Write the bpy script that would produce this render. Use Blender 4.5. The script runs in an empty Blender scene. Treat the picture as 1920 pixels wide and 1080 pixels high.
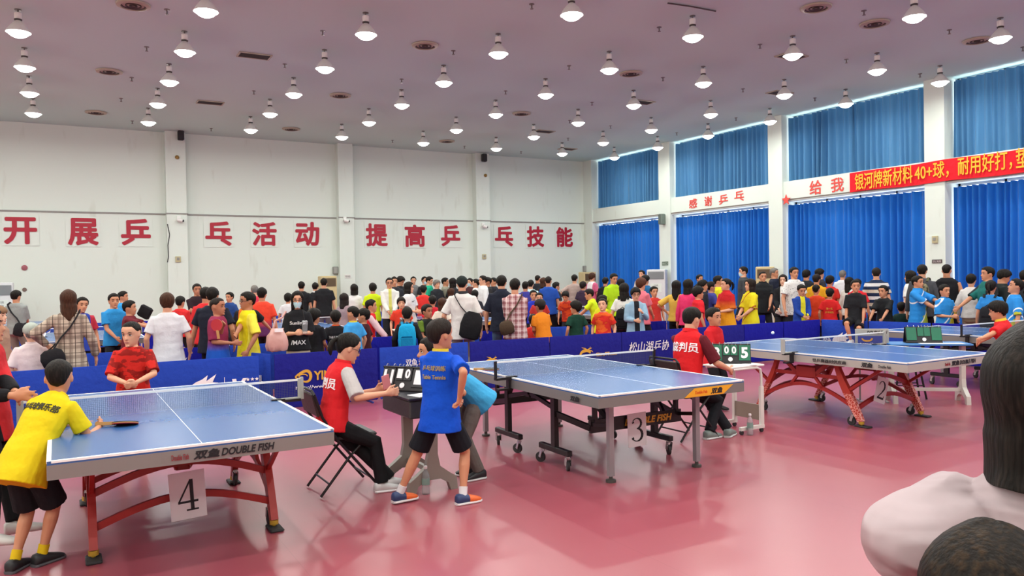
import bpy, bmesh, math, random
from mathutils import Vector as V, Matrix, noise
from mathutils.bvhtree import BVHTree

# ------------------------------------------------------------------ scene, camera, light
SC = bpy.context.scene
COL = SC.collection
SC.view_settings.view_transform = 'Standard'
SC.view_settings.look = 'None'
SC.view_settings.gamma = 1
SC.view_settings.use_curve_mapping = False
SC.view_settings.exposure = 0.28
SC.cycles.use_denoising = True
SC.cycles.max_bounces = 8
SC.cycles.diffuse_bounces = 4
SC.cycles.transparent_max_bounces = 12
SC.cycles.sample_clamp_indirect = 5
SC.cycles.sample_clamp_direct = 12
SC.cycles.caustics_reflective = False
SC.cycles.caustics_refractive = False

FPX, PITCH, ROLL, PSI, EYE = 1460.5423, -0.0147, -0.0179, 0.5214, 1.6786
FW = V((math.sin(PSI)*math.cos(PITCH), math.cos(PSI)*math.cos(PITCH), math.sin(PITCH)))
_r = V((math.cos(PSI), -math.sin(PSI), 0))
_u = _r.cross(FW)
RT = math.cos(ROLL)*_r + math.sin(ROLL)*_u
UP = -math.sin(ROLL)*_r + math.cos(ROLL)*_u
EYEP = V((0, 0, EYE))
cam = bpy.data.cameras.new('camera')
cam.sensor_width = 36.0
cam.lens = FPX/1920*36
cam.clip_start = 0.05
cam.clip_end = 200
camo = bpy.data.objects.new('camera', cam)
COL.objects.link(camo)
camo.matrix_world = Matrix(((RT.x, UP.x, -FW.x, 0), (RT.y, UP.y, -FW.y, 0), (RT.z, UP.z, -FW.z, EYE), (0, 0, 0, 1)))
SC.camera = camo

LAMP = 22.0          # watts of one ceiling lamp
SKY = 5.0
world = bpy.data.worlds.new('overcast_sky')
SC.world = world
world.use_nodes = True
_b = world.node_tree.nodes['Background']
_b.inputs[0].default_value = (0.86, 0.93, 1.0, 1)
_b.inputs[1].default_value = SKY

def ray(x, y):
    return RT*((x-960)/FPX) - UP*((y-540)/FPX) + FW
def at_depth(x, y, d): return EYEP + ray(x, y)*d
def at_y(x, y, Y):
    d = ray(x, y); return EYEP + d*(Y/d.y)
def at_x(x, y, X):
    d = ray(x, y); return EYEP + d*(X/d.x)
def at_z(x, y, z):
    d = ray(x, y); return EYEP + d*((z-EYE)/d.z)

# ------------------------------------------------------------------ materials
def lin(h):
    h = h.lstrip('#')
    c = [int(h[i:i+2], 16)/255 for i in (0, 2, 4)]
    return tuple(x/12.92 if x <= .04045 else ((x+.055)/1.055)**2.4 for x in c) + (1,)
MATS = {}
def newmat(name):
    m = bpy.data.materials.new(name); m.use_nodes = True
    nt = m.node_tree; b = nt.nodes['Principled BSDF']
    return m, nt, b
def nd(nt, t, **kw):
    n = nt.nodes.new(t)
    for k, v in kw.items(): setattr(n, k, v)
    return n
def mat(name, col, rough=.5, metal=0., bump=0., bscale=40., spec=.5, emit=0., coat=0., rvar=.06):
    if name in MATS: return MATS[name]
    m, nt, b = newmat(name)
    b.inputs['Base Color'].default_value = lin(col)
    b.inputs['Roughness'].default_value = rough
    b.inputs['Metallic'].default_value = metal
    b.inputs['Specular IOR Level'].default_value = spec
    b.inputs['Coat Weight'].default_value = coat
    if emit:
        b.inputs['Emission Color'].default_value = lin(col); b.inputs['Emission Strength'].default_value = emit
    # a faint procedural variation keeps every surface from being perfectly uniform
    tc = nd(nt, 'ShaderNodeTexCoord'); nz = nd(nt, 'ShaderNodeTexNoise'); nz.inputs['Scale'].default_value = bscale
    nt.links.new(tc.outputs['Object'], nz.inputs['Vector'])
    mr = nd(nt, 'ShaderNodeMapRange'); mr.inputs['To Min'].default_value = max(0, rough-rvar); mr.inputs['To Max'].default_value = min(1, rough+rvar)
    nt.links.new(nz.outputs['Fac'], mr.inputs['Value']); nt.links.new(mr.outputs['Result'], b.inputs['Roughness'])
    if bump:
        bp = nd(nt, 'ShaderNodeBump'); bp.inputs['Strength'].default_value = bump; bp.inputs['Distance'].default_value = .02
        nt.links.new(nz.outputs['Fac'], bp.inputs['Height']); nt.links.new(bp.outputs['Normal'], b.inputs['Normal'])
    MATS[name] = m
    return m
def mathn(nt, op, a, b=None, c=None):
    n = nd(nt, 'ShaderNodeMath', operation=op)
    for i, x in enumerate((a, b, c)):
        if x is None: continue
        if isinstance(x, (int, float)): n.inputs[i].default_value = x
        else: nt.links.new(x, n.inputs[i])
    return n.outputs[0]
def mixc(nt, fac, a, b):
    n = nd(nt, 'ShaderNodeMix', data_type='RGBA')
    for sock, x in ((n.inputs[0], fac), (n.inputs[6], a), (n.inputs[7], b)):
        if isinstance(x, (int, float)): sock.default_value = x
        elif isinstance(x, tuple): sock.default_value = x
        elif isinstance(x, str): sock.default_value = lin(x)
        else: nt.links.new(x, sock)
    return n.outputs[2]
def cloth_base(name, rough=.85):
    m, nt, b = newmat(name)
    b.inputs['Roughness'].default_value = rough
    b.inputs['Specular IOR Level'].default_value = .25
    tc = nd(nt, 'ShaderNodeTexCoord')
    nz = nd(nt, 'ShaderNodeTexNoise'); nz.inputs['Scale'].default_value = 9; nz.inputs['Detail'].default_value = 3
    nt.links.new(tc.outputs['Object'], nz.inputs['Vector'])
    bp = nd(nt, 'ShaderNodeBump'); bp.inputs['Strength'].default_value = .55; bp.inputs['Distance'].default_value = .03
    nt.links.new(nz.outputs['Fac'], bp.inputs['Height']); nt.links.new(bp.outputs['Normal'], b.inputs['Normal'])
    sx = nd(nt, 'ShaderNodeSeparateXYZ'); nt.links.new(tc.outputs['Object'], sx.inputs[0])
    return m, nt, b, tc, sx.outputs[0], sx.outputs[1], sx.outputs[2]
def stripes(nt, coord, period, width, offset=0.):
    t = mathn(nt, 'FRACT', mathn(nt, 'ADD', mathn(nt, 'DIVIDE', coord, period), offset))
    return mathn(nt, 'LESS_THAN', t, width)
def cloth(spec):
    """spec: '#rrggbb' or 'pattern:...' -> procedural cloth"""
    key = 'cloth ' + spec
    if key in MATS: return MATS[key]
    m, nt, b, tc, x, y, z = cloth_base(key.replace('#', ''))
    L = nt.links
    if spec.startswith('#'):
        b.inputs['Base Color'].default_value = lin(spec); out = None
    else:
        p = spec.split(':'); k = p[0]
        if k == 'plaid':      # base, dark, light, period
            per = float(p[4])
            c = mixc(nt, mathn(nt, 'MULTIPLY', stripes(nt, x, per, .34), .55), p[1], p[2])
            c = mixc(nt, mathn(nt, 'MULTIPLY', stripes(nt, z, per, .34), .55), c, p[2])
            c = mixc(nt, mathn(nt, 'MULTIPLY', stripes(nt, x, per, .06, .45), .9), c, p[3])
            c = mixc(nt, mathn(nt, 'MULTIPLY', stripes(nt, z, per, .06, .45), .9), c, p[3])
            out = mixc(nt, mathn(nt, 'MULTIPLY', stripes(nt, x, per, .05, .9), .9), c, p[2])
        elif k == 'hstripe':  # colours, period
            cols = p[1].split(','); per = float(p[2]); c = cols[0]
            n = len(cols)
            for i, q in enumerate(cols[1:]):
                c = mixc(nt, stripes(nt, z, per, 1/n, -(i+1)/n), c, q)
            out = c
        elif k == 'mottle':   # two colours
            n2 = nd(nt, 'ShaderNodeTexNoise'); n2.inputs['Scale'].default_value = float(p[3]); n2.inputs['Detail'].default_value = 4
            mp = nd(nt, 'ShaderNodeMapping'); mp.inputs['Scale'].default_value = (1, 1, 2.2)
            L.new(tc.outputs['Object'], mp.inputs[0]); L.new(mp.outputs[0], n2.inputs['Vector'])
            f = mathn(nt, 'GREATER_THAN', n2.outputs['Fac'], .52)
            out = mixc(nt, f, p[1], p[2])
        elif k == 'camo':
            n2 = nd(nt, 'ShaderNodeTexNoise'); n2.inputs['Scale'].default_value = 14
            L.new(tc.outputs['Object'], n2.inputs['Vector'])
            c = mixc(nt, mathn(nt, 'GREATER_THAN', n2.outputs['Fac'], .5), p[1], p[2])
            out = mixc(nt, mathn(nt, 'GREATER_THAN', n2.outputs['Fac'], .58), c, p[3])
        elif k == 'grad':     # low colour, high colour, z0, z1
            f = nd(nt, 'ShaderNodeMapRange'); f.inputs['From Min'].default_value = float(p[3]); f.inputs['From Max'].default_value = float(p[4])
            L.new(z, f.inputs['Value'])
            out = mixc(nt, f.outputs[0], p[1], p[2])
        elif k == 'team':     # main, lower splash, diagonal line, split height
            d = mathn(nt, 'ADD', z, mathn(nt, 'MULTIPLY', x, 1.1))
            n2 = nd(nt, 'ShaderNodeTexNoise'); n2.inputs['Scale'].default_value = 13
            L.new(tc.outputs['Object'], n2.inputs['Vector'])
            lo = mathn(nt, 'LESS_THAN', mathn(nt, 'ADD', d, mathn(nt, 'MULTIPLY', n2.outputs['Fac'], .25)), float(p[4])+.1)
            c = mixc(nt, lo, p[1], p[2])
            out = mixc(nt, stripes(nt, d, .42, .07, .1), c, p[3])
        elif k == 'side':     # main, colour of outer arms |x|>t
            f = mathn(nt, 'GREATER_THAN', mathn(nt, 'ABSOLUTE', x), float(p[3]))
            out = mixc(nt, f, p[1], p[2])
        elif k == 'front':    # back colour, front colour (|x|<t and y>0)
            f = mathn(nt, 'MULTIPLY', mathn(nt, 'LESS_THAN', mathn(nt, 'ABSOLUTE', x), float(p[3])), mathn(nt, 'GREATER_THAN', y, 0.0))
            out = mixc(nt, f, p[1], p[2])
        elif k == 'wrinkle':  # one colour, deep creases
            nz = next(n for n in nt.nodes if n.bl_idname == 'ShaderNodeTexNoise'); nz.inputs['Scale'].default_value = 3.2; nz.inputs['Distortion'].default_value = .9; nz.inputs['Detail'].default_value = 2
            mp = nd(nt, 'ShaderNodeMapping'); mp.inputs['Scale'].default_value = (1.2, 1.2, 3.2); mp.inputs['Rotation'].default_value = (0, .5, .3)
            L.new(tc.outputs['Object'], mp.inputs[0]); L.new(mp.outputs[0], nz.inputs['Vector'])
            bp = next(n for n in nt.nodes if n.bl_idname == 'ShaderNodeBump'); bp.inputs['Strength'].default_value = .6; bp.inputs['Distance'].default_value = .07
            out = p[1]
        elif k == 'speck':
            v = nd(nt, 'ShaderNodeTexVoronoi'); v.inputs['Scale'].default_value = 30
            L.new(tc.outputs['Object'], v.inputs['Vector'])
            out = mixc(nt, mathn(nt, 'LESS_THAN', v.outputs['Distance'], .22), p[1], p[2])
    if out is not None:
        if isinstance(out, str): b.inputs['Base Color'].default_value = lin(out)
        else: L.new(out, b.inputs['Base Color'])
    MATS[key] = m
    return m

# ------------------------------------------------------------------ mesh building
class MB:
    def __init__(s): s.v = []; s.f = []
    def add(s, v, f):
        n = len(s.v); s.v += [V(p) for p in v]; s.f += [tuple(i+n for i in q) for q in f]; return s
    def merge(s, o, M=None):
        return s.add([M @ p for p in o.v] if M is not None else o.v, o.f)
    def box(s, c, d, M=None, bev=0):
        x, y, z = [k/2 for k in d]; c = V(c)
        if bev:
            rings = []
            for zz, i in ((-z, bev), (-z+bev, 0), (z-bev, 0), (z, bev)):
                X, Y = x-i, y-i; b2 = min(bev, X*.9, Y*.9)
                rings.append([V((a, b, zz)) for a, b in ((-X+b2, -Y), (X-b2, -Y), (X, -Y+b2), (X, Y-b2), (X-b2, Y), (-X+b2, Y), (-X, Y-b2), (-X, -Y+b2))])
            if M is not None: rings = [[M @ p for p in r] for r in rings]
            return s.loft([[c+p for p in r] for r in rings])
        p = [V((i, j, k)) for k in (-z, z) for j in (-y, y) for i in (-x, x)]
        if M is not None: p = [M @ q for q in p]
        return s.add([c+q for q in p], [(0, 2, 3, 1), (4, 5, 7, 6), (0, 1, 5, 4), (2, 6, 7, 3), (0, 4, 6, 2), (1, 3, 7, 5)])
    def loft(s, rings, caps=True, closed=True):
        n = len(rings[0]); v = [p for r in rings for p in r]; f = []
        for i in range(len(rings)-1):
            for j in range(n if closed else n-1):
                a, b = i*n+j, i*n+(j+1) % n
                f.append((a, b, b+n, a+n))
        if caps:
            f.append(tuple(reversed(range(n)))); f.append(tuple(range((len(rings)-1)*n, len(rings)*n)))
        return s.add(v, f)
    def tube(s, pts, r, n=8, flat=None, caps=True):
        pts = [V(p) for p in pts]
        rs = r if isinstance(r, (list, tuple)) else [r]*len(pts)
        rings = []; ref = None
        for i, p in enumerate(pts):
            d = (pts[min(i+1, len(pts)-1)] - pts[max(i-1, 0)]).normalized()
            if ref is None: ref = V((0, 0, 1)) if abs(d.z) < .9 else V((0, 1, 0))
            a = d.cross(ref)
            if a.length < 1e-4: a = d.cross(V((1, 0, 0)))
            a.normalize(); b = a.cross(d).normalized(); ref = b
            fl = flat or 1
            rings.append([p + a*(rs[i]*math.cos(t)) + b*(rs[i]*fl*math.sin(t)) for t in [2*math.pi*k/n for k in range(n)]])
        return s.loft(rings, caps)
    def bar(s, pts, w, h, up=(0, 0, 1)):
        """rectangular section bar; w across, h along 'up' side"""
        pts = [V(p) for p in pts]; up = V(up); rings = []
        for i, p in enumerate(pts):
            d = (pts[min(i+1, len(pts)-1)] - pts[max(i-1, 0)]).normalized()
            a = d.cross(up)
            if a.length < 1e-4: a = d.cross(V((0, 1, 0)))
            a.normalize(); b = a.cross(d).normalized()
            rings.append([p+a*w/2*i2+b*h/2*j2 for i2, j2 in ((-1, -1), (1, -1), (1, 1), (-1, 1))])
        return s.loft(rings)
    def lathe(s, prof, c=(0, 0, 0), n=16, M=None):
        rings = []
        for r, z in prof:
            q = [V((r*math.cos(2*math.pi*k/n), r*math.sin(2*math.pi*k/n), z)) for k in range(n)]
            if M is not None: q = [M @ p for p in q]
            rings.append([V(c)+p for p in q])
        return s.loft(rings)
    def ball(s, c, r, n=12, m=8, M=None):
        r = V(r) if hasattr(r, '__len__') else V((r, r, r))
        rings = []
        for i in range(m+1):
            t = math.pi*i/m; t = min(max(t, .02), math.pi-.02)
            q = [V((r.x*math.sin(t)*math.cos(2*math.pi*k/n), r.y*math.sin(t)*math.sin(2*math.pi*k/n), -r.z*math.cos(t))) for k in range(n)]
            if M is not None: q = [M @ p for p in q]
            rings.append([V(c)+p for p in q])
        return s.loft(rings)
    def prism(s, poly, h, M):
        """poly in local xy extruded along local z by h (centered) with matrix M"""
        n = len(poly)
        v = [M @ V((x, y, -h/2)) for x, y in poly] + [M @ V((x, y, h/2)) for x, y in poly]
        f = [tuple(reversed(range(n))), tuple(range(n, 2*n))] + [(i, (i+1) % n, n+(i+1) % n, n+i) for i in range(n)]
        return s.add(v, f)
    def mesh(s, name, m, smooth=False, ang=40):
        me = bpy.data.meshes.new(name)
        me.from_pydata([tuple(p) for p in s.v], [], s.f)
        bm = bmesh.new(); bm.from_mesh(me)
        bmesh.ops.recalc_face_normals(bm, faces=bm.faces[:])
        bm.to_mesh(me); bm.free()
        if m is not None: me.materials.append(m)
        if smooth:
            me.polygons.foreach_set('use_smooth', [True]*len(me.polygons))
            me.set_sharp_from_angle(angle=math.radians(ang))
        return me
    def build(s, name, m, parent=None, smooth=False, ang=40):
        return link(name, s.mesh(name, m, smooth, ang), parent)

def link(name, data, parent=None):
    o = bpy.data.objects.new(name, data); COL.objects.link(o)
    if parent is not None: o.parent = parent
    return o
def tag(o, label, cat, group=None, kind=None):
    if label: o['label'] = label
    if cat: o['category'] = cat
    if group: o['group'] = group
    if kind: o['kind'] = kind
    return o
def thing(name, label, cat, loc=(0, 0, 0), rz=0., group=None, kind=None):
    o = link(name, None); o.location = loc; o.rotation_euler = (0, 0, rz)
    return tag(o, label, cat, group, kind)
def struct(name, mb, m, parent=None, smooth=False):
    o = mb.build(name, m, parent, smooth)
    if parent is None: o['kind'] = 'structure'
    return o
def dup(root, loc, rz=None, label=None, group=None):
    r = root.copy(); COL.objects.link(r); r.location = loc
    if rz is not None: r.rotation_euler = (0, 0, rz)
    if label: r['label'] = label
    if group: r['group'] = group
    for ch in list(root.children):
        c = ch.copy(); COL.objects.link(c); c.parent = r
        for g in list(ch.children):
            d = g.copy(); COL.objects.link(d); d.parent = c
    return r

def glyphs(s, bold=0., shear=0., ext=.002):
    """text as plain mesh data, unit em, centred; returns verts, faces, w, h"""
    cu = bpy.data.curves.new('text', 'FONT')
    wide = bold > 0 and any(ord(ch) > 255 for ch in s)     # thicken dense characters by overlapping copies
    cu.body = s; cu.size = 1; cu.offset = 0 if wide else bold; cu.extrude = ext; cu.resolution_u = 3
    o = bpy.data.objects.new('text', cu)
    COL.objects.link(o)
    dg = bpy.context.evaluated_depsgraph_get()
    me = o.evaluated_get(dg).to_mesh()
    v = [p.co.copy() for p in me.vertices]; f = [tuple(p.vertices) for p in me.polygons]
    o.evaluated_get(dg).to_mesh_clear()
    bpy.data.objects.remove(o); bpy.data.curves.remove(cu)
    if wide:
        v0, f0 = v, f; v, f = [], []
        for k in range(9):
            a = 2*math.pi*k/8; r = bold*.8 if k < 8 else 0; n = len(v)
            v += [V((p.x+r*math.cos(a), p.y+r*math.sin(a), p.z*(1+.03*k))) for p in v0]; f += [tuple(i+n for i in q) for q in f0]
    if shear: v = [V((p.x+shear*p.y, p.y, p.z)) for p in v]
    x0, x1 = min(p.x for p in v), max(p.x for p in v); y0, y1 = min(p.y for p in v), max(p.y for p in v)
    c = V(((x0+x1)/2, (y0+y1)/2, 0))
    return [p-c for p in v], f, x1-x0, y1-y0
def text_mb(s, org, xd, yd, h=None, w=None, bold=0., shear=0., depth=.003):
    v, f, W, Hh = glyphs(s, bold, shear)
    xd, yd = V(xd).normalized(), V(yd).normalized(); zd = xd.cross(yd)
    sx = (w/W) if w else (h/Hh); sy = (h/Hh) if h else sx
    mb = MB()
    mb.add([V(org)+xd*(p.x*sx)+yd*(p.y*sy)+zd*(p.z/.002*depth/2 + depth/2) for p in v], f)
    return mb
def txt(name, s, m, parent, org, xd, yd, **kw):
    return text_mb(s, org, xd, yd, **kw).build(name, m, parent)
# ------------------------------------------------------------------ the hall
YB, XC, XB, XK, ZC = 25.16, 17.76, 17.82, 18.06, 6.134
XL, YR = -9.0, -7.0
XO = 18.45           # outer face of the window wall
# painted wall with faint scuffs
m, nt, b = newmat('painted_wall'); MATS['wall'] = m
tc = nd(nt, 'ShaderNodeTexCoord'); nz = nd(nt, 'ShaderNodeTexNoise'); nz.inputs['Scale'].default_value = 1.3; nz.inputs['Detail'].default_value = 6
mp = nd(nt, 'ShaderNodeMapping'); mp.inputs['Scale'].default_value = (2.5, 2.5, .6)
nt.links.new(tc.outputs['Object'], mp.inputs[0]); nt.links.new(mp.outputs[0], nz.inputs['Vector'])
mr = nd(nt, 'ShaderNodeMapRange'); mr.inputs['From Min'].default_value = .62; mr.inputs['From Max'].default_value = .8
nt.links.new(nz.outputs['Fac'], mr.inputs['Value'])
nt.links.new(mixc(nt, mr.outputs[0], '#d9e2da', '#c9cfc4'), b.inputs['Base Color'])
b.inputs['Roughness'].default_value = .75; b.inputs['Specular IOR Level'].default_value = .2
WALL = m
CEIL = mat('ceiling_paint', '#c6e2dc', .9, spec=.1)
# sports vinyl, welded in sheets
m, nt, b = newmat('red_vinyl_floor'); FLOOR = m
tc = nd(nt, 'ShaderNodeTexCoord'); sx = nd(nt, 'ShaderNodeSeparateXYZ'); nt.links.new(tc.outputs['Object'], sx.inputs[0])
nz = nd(nt, 'ShaderNodeTexNoise'); nz.inputs['Scale'].default_value = .55; nz.inputs['Detail'].default_value = 5
nt.links.new(tc.outputs['Object'], nz.inputs['Vector'])
c = mixc(nt, nz.outputs['Fac'], '#9a4552', '#a3505c')
seam = mathn(nt, 'ADD', stripes(nt, sx.outputs[0], 1.8, .0025, .35), 0.)
c = mixc(nt, mathn(nt, 'MULTIPLY', seam, .35), c, '#7d3440')
nt.links.new(c, b.inputs['Base Color'])
n2 = nd(nt, 'ShaderNodeTexNoise'); n2.inputs['Scale'].default_value = 2.5; n2.inputs['Detail'].default_value = 4
nt.links.new(tc.outputs['Object'], n2.inputs['Vector'])
mr = nd(nt, 'ShaderNodeMapRange'); mr.inputs['To Min'].default_value = .28; mr.inputs['To Max'].default_value = .32
nt.links.new(n2.outputs['Fac'], mr.inputs['Value']); nt.links.new(mr.outputs[0], b.inputs['Roughness'])
b.inputs['Specular IOR Level'].default_value = .95

struct('floor', MB().box(((XL+XO)/2, (YR+YB)/2, -.05), (XO-XL+1, YB-YR+1, .1)), FLOOR)
struct('ceiling', MB().box(((XL+XO)/2, (YR+YB)/2, ZC+.1), (XO-XL+1, YB-YR+1, .2)), CEIL)
struct('wall_left', MB().box((XL-.15, (YR+YB)/2, ZC/2), (.3, YB-YR, ZC)), WALL)
struct('wall_rear', MB().box(((XL+XO)/2, YR-.15, ZC/2), (XO-XL, .3, ZC)), WALL)
wb = MB().box(((XL+XO)/2, YB+.15, ZC/2), (XO-XL, .3, ZC))
BCOL = []
for a, c2 in ((313, 351), (636, 664), (894, 919)):
    BCOL.append((at_y(a, 420, YB-.3).x, at_y(c2, 420, YB-.3).x))
w0 = BCOL[1][1]-BCOL[1][0]; st = BCOL[1][0]-BCOL[0][0]
for a, c2 in BCOL + [(BCOL[0][0]-st*k, BCOL[0][0]-st*k+w0) for k in (1, 2)]:
    wb.box(((a+c2)/2, YB-.15, ZC/2), (c2-a, .3, ZC-.002))
struct('wall_back', wb, WALL)
# the conduit along the back wall at sign height
tr = MB(); xs = [XL] + [k for q in sorted(BCOL) for k in q] + [XC]
for i in range(0, len(xs)-1, 2): tr.box(((xs[i]+xs[i+1])/2, YB-.02, 3.715), (xs[i+1]-xs[i], .04, .035))
for a, c2 in BCOL: tr.box(((a+c2)/2, YB-.315, 3.715), (c2-a+.06, .03, .03))
struct('trim_1', tr, mat('grey_conduit', '#8d8c88', .6))
# window wall: columns, beams, openings
RCOL = [(at_x(c2, 300, XC).y, at_x(a, 300, XC).y) for a, c2 in ((1234, 1255), (1440, 1466), (1733, 1771))]
sp = RCOL[1][0]-RCOL[2][0]; cw = RCOL[2][1]-RCOL[2][0]
for k in range(1, 4): RCOL.append((RCOL[2][0]-sp*k, RCOL[2][0]-sp*k+cw))
corner = at_x(1108, 300, XC).y
wr = MB()
wr.box(((XC+XO)/2, (YB+corner)/2, ZC/2), (XO-XC, YB-corner, ZC-.002))
edges = [corner]
for y0, y1 in RCOL:
    wr.box(((XC+XO)/2, (y0+y1)/2, ZC/2), (XO-XC, y1-y0, ZC-.002)); edges += [y1, y0]
edges.append(YR)
ZB0, ZB1 = 3.67, 4.233
bays = []
for i in range(0, len(edges)-1, 2):
    hi, lo = edges[i], edges[i+1]
    if hi-lo < .5: continue
    bays.append((lo, hi))
    wr.box(((XB+XO)/2, (lo+hi)/2, (ZB0+ZB1)/2), (XO-XB, hi-lo, ZB1-ZB0))
    wr.box(((XO-.1), (lo+hi)/2, .3), (.2, hi-lo, .6))
struct('wall_right', wr, WALL)
tr = MB()
for lo, hi in bays: tr.box((XB-.012, (lo+hi)/2, ZB0+.05), (.024, hi-lo, .025))
struct('trim_2', tr, mat('brown_conduit', '#7a706a', .6))
# windows
m, nt, b = newmat('window_glass'); GLASS = m
b.inputs['Base Color'].default_value = (.9, .95, .95, 1); b.inputs['Roughness'].default_value = .05
tb = nd(nt, 'ShaderNodeBsdfTransparent'); mx = nd(nt, 'ShaderNodeMixShader'); mx.inputs[0].default_value = .12
nt.links.new(tb.outputs[0], mx.inputs[1]); nt.links.new(b.outputs[0], mx.inputs[2])
nt.links.new(mx.outputs[0], nt.nodes['Material Output'].inputs[0])
ALU = mat('window_aluminium', '#b9bcbd', .4, .6)
wn = 0
for lo, hi in bays:
    for z0, z1 in ((.6, ZB0), (ZB1, ZC)):
        wn += 1
        f = MB(); xw = XO-.12; W = hi-lo
        for z in (z0+.03, z1-.03): f.box((xw, (lo+hi)/2, z), (.06, W, .06))
        for k in range(5): f.box((xw, lo+.03+(W-.06)*k/4, (z0+z1)/2), (.06, .05, z1-z0))
        fo = struct('window_%d' % wn, f, ALU)
        MB().box((xw, (lo+hi)/2, (z0+z1)/2), (.008, W-.04, z1-z0-.04)).build('pane', GLASS, fo)

# curtains
def curtain_mat(name, col, tcol, tr):
    m, nt, b = newmat(name)
    tc = nd(nt, 'ShaderNodeTexCoord'); nz = nd(nt, 'ShaderNodeTexNoise'); nz.inputs['Scale'].default_value = 3
    mp = nd(nt, 'ShaderNodeMapping'); mp.inputs['Scale'].default_value = (1, 6, .3)
    nt.links.new(tc.outputs['Object'], mp.inputs[0]); nt.links.new(mp.outputs[0], nz.inputs['Vector'])
    c = mixc(nt, nz.outputs['Fac'], col, tcol)
    nt.links.new(c, b.inputs['Base Color']); b.inputs['Roughness'].default_value = .7
    b.inputs['Specular IOR Level'].default_value = .25; b.inputs['Sheen Weight'].default_value = .2
    t = nd(nt, 'ShaderNodeBsdfTranslucent'); nt.links.new(c, t.inputs[0])
    mx = nd(nt, 'ShaderNodeMixShader'); mx.inputs[0].default_value = tr
    nt.links.new(b.outputs[0], mx.inputs[1]); nt.links.new(t.outputs[0], mx.inputs[2])
    nt.links.new(mx.outputs[0], nt.nodes['Material Output'].inputs[0])
    return m
CUP = curtain_mat('blue_curtain_upper', '#3f7099', '#4c80a8', .12)
CLO = curtain_mat('blue_curtain_lower', '#0a5cb0', '#176cc2', .06)
def curtain(name, y0, y1, z0, z1, m, seed, label, group, lean=0.):
    rnd = random.Random(seed); n = int((y1-y0)/.02); rows = 9
    ph = [rnd.uniform(0, 6.28) for _ in range(4)]; k = rnd.uniform(.85, 1.15)
    mb = MB(); V0 = []
    for i in range(n+1):
        t = i/n; y = y0+(y1-y0)*t; r = []
        for j in range(rows):
            s = j/(rows-1); z = z1+(z0-z1)*s
            a = (.056+.026*s)*(1+.5*math.sin(y*2.3+ph[2]))
            w = y*2*math.pi/(.185*k)
            x = XK + a*math.sin(w+1.2*math.sin(w*.23+ph[0])+ph[1]+.5*s*math.sin(w*.11+ph[2])) + .018*math.sin(w*.37+ph[3])
            r.append(V((x, y+.02*s*math.sin(w*.3+ph[2])+lean*s, z - (.012*abs(math.sin(w*.5)) if j == 0 else 0))))
        V0.append(r)
    mb.loft(V0, caps=False, closed=False)
    o = mb.build(name, m, None, True, 180)
    return tag(o, label, 'curtain', group)
wname = ['nearest the back corner', 'second from back', 'third from back', 'at the photo edge']
for i, (lo, hi) in enumerate(bays[:4]):
    mid = (lo+hi)/2
    for up in (0, 1):
        z0, z1 = ((4.0, ZC-.075) if up else (.06, ZB0-.085))
        for k, (a, c2) in enumerate(((mid-(.01 if (i or up) else -.012), hi-.03), (lo+.05, mid+(.01 if (i or up) else -.012)))):
            where = ('upper' if up else 'lower') + ' window ' + wname[i]
            lab = ('faded blue' if up else 'bright blue') + ' pleated curtain, %s half of the ' % ('left', 'right')[k] + where
            curtain('curtain', a, c2, z0, z1, CUP if up else CLO, i*7+up*3+k, lab, 'blue curtains on the window wall', .0)
for i, (lo, hi) in enumerate(bays[4:]):
    for up in (0, 1):
        z0, z1 = ((4.0, ZC-.075) if up else (.06, ZB0-.085))
        curtain('curtain', lo+.04, hi-.03, z0, z1, CUP if up else CLO, 90+i*2+up, 'blue pleated curtain on the window wall behind the photo edge', 'blue curtains beyond the frame')

# ------------------------------------------------------------------ writing on the walls
REDP = mat('red_sign_paint', '#a8062a', .5); WHITEP = mat('white_sign_card', '#d9e2da', .75)
RED2 = mat('red_beam_letters', '#d8463c', .5)
words = [('开', 7, 70, 407, 458), ('展', 127, 185, 409, 460), ('乒', 227, 283, 410, 460), ('乓', 385, 435, 415, 461), ('活', 473, 519, 416, 461), ('动', 554, 599, 416, 461),
         ('提', 686, 727, 419, 462), ('高', 759, 797, 421, 463), ('乒', 827, 863, 422, 462), ('乓', 928, 962, 424, 462), ('技', 988, 1020, 424, 463), ('能', 1043, 1074, 426, 463)]
ordn = ['first', 'second', 'third', 'fourth', 'fifth', 'sixth', 'seventh', 'eighth', 'ninth', 'tenth', 'eleventh', 'twelfth', 'thirteenth']
for i, (ch, x0, x1, y0, y1) in enumerate(words):
    yw = YB-.02
    c = at_y((x0+x1)/2, (y0+y1)/2, yw); w = at_y(x1, (y0+y1)/2, yw).x-at_y(x0, (y0+y1)/2, yw).x
    h = at_y((x0+x1)/2, y0, yw).z-at_y((x0+x1)/2, y1, yw).z
    t = thing('wall_character', 'large red character %s on the back wall, %s of the twelve' % (ch, ordn[i]), 'sign', (c.x, yw, c.z), 0, 'red slogan characters on the back wall')
    MB().box((0, 0.008, 0), (w+.09, .005, h+.08)).build('backing_card', WHITEP, t)
    txt('character', ch, REDP, t, (0, -.002, 0), (1, 0, 0), (0, 0, 1), h=h, w=w, bold=.040, depth=.008)
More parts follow.
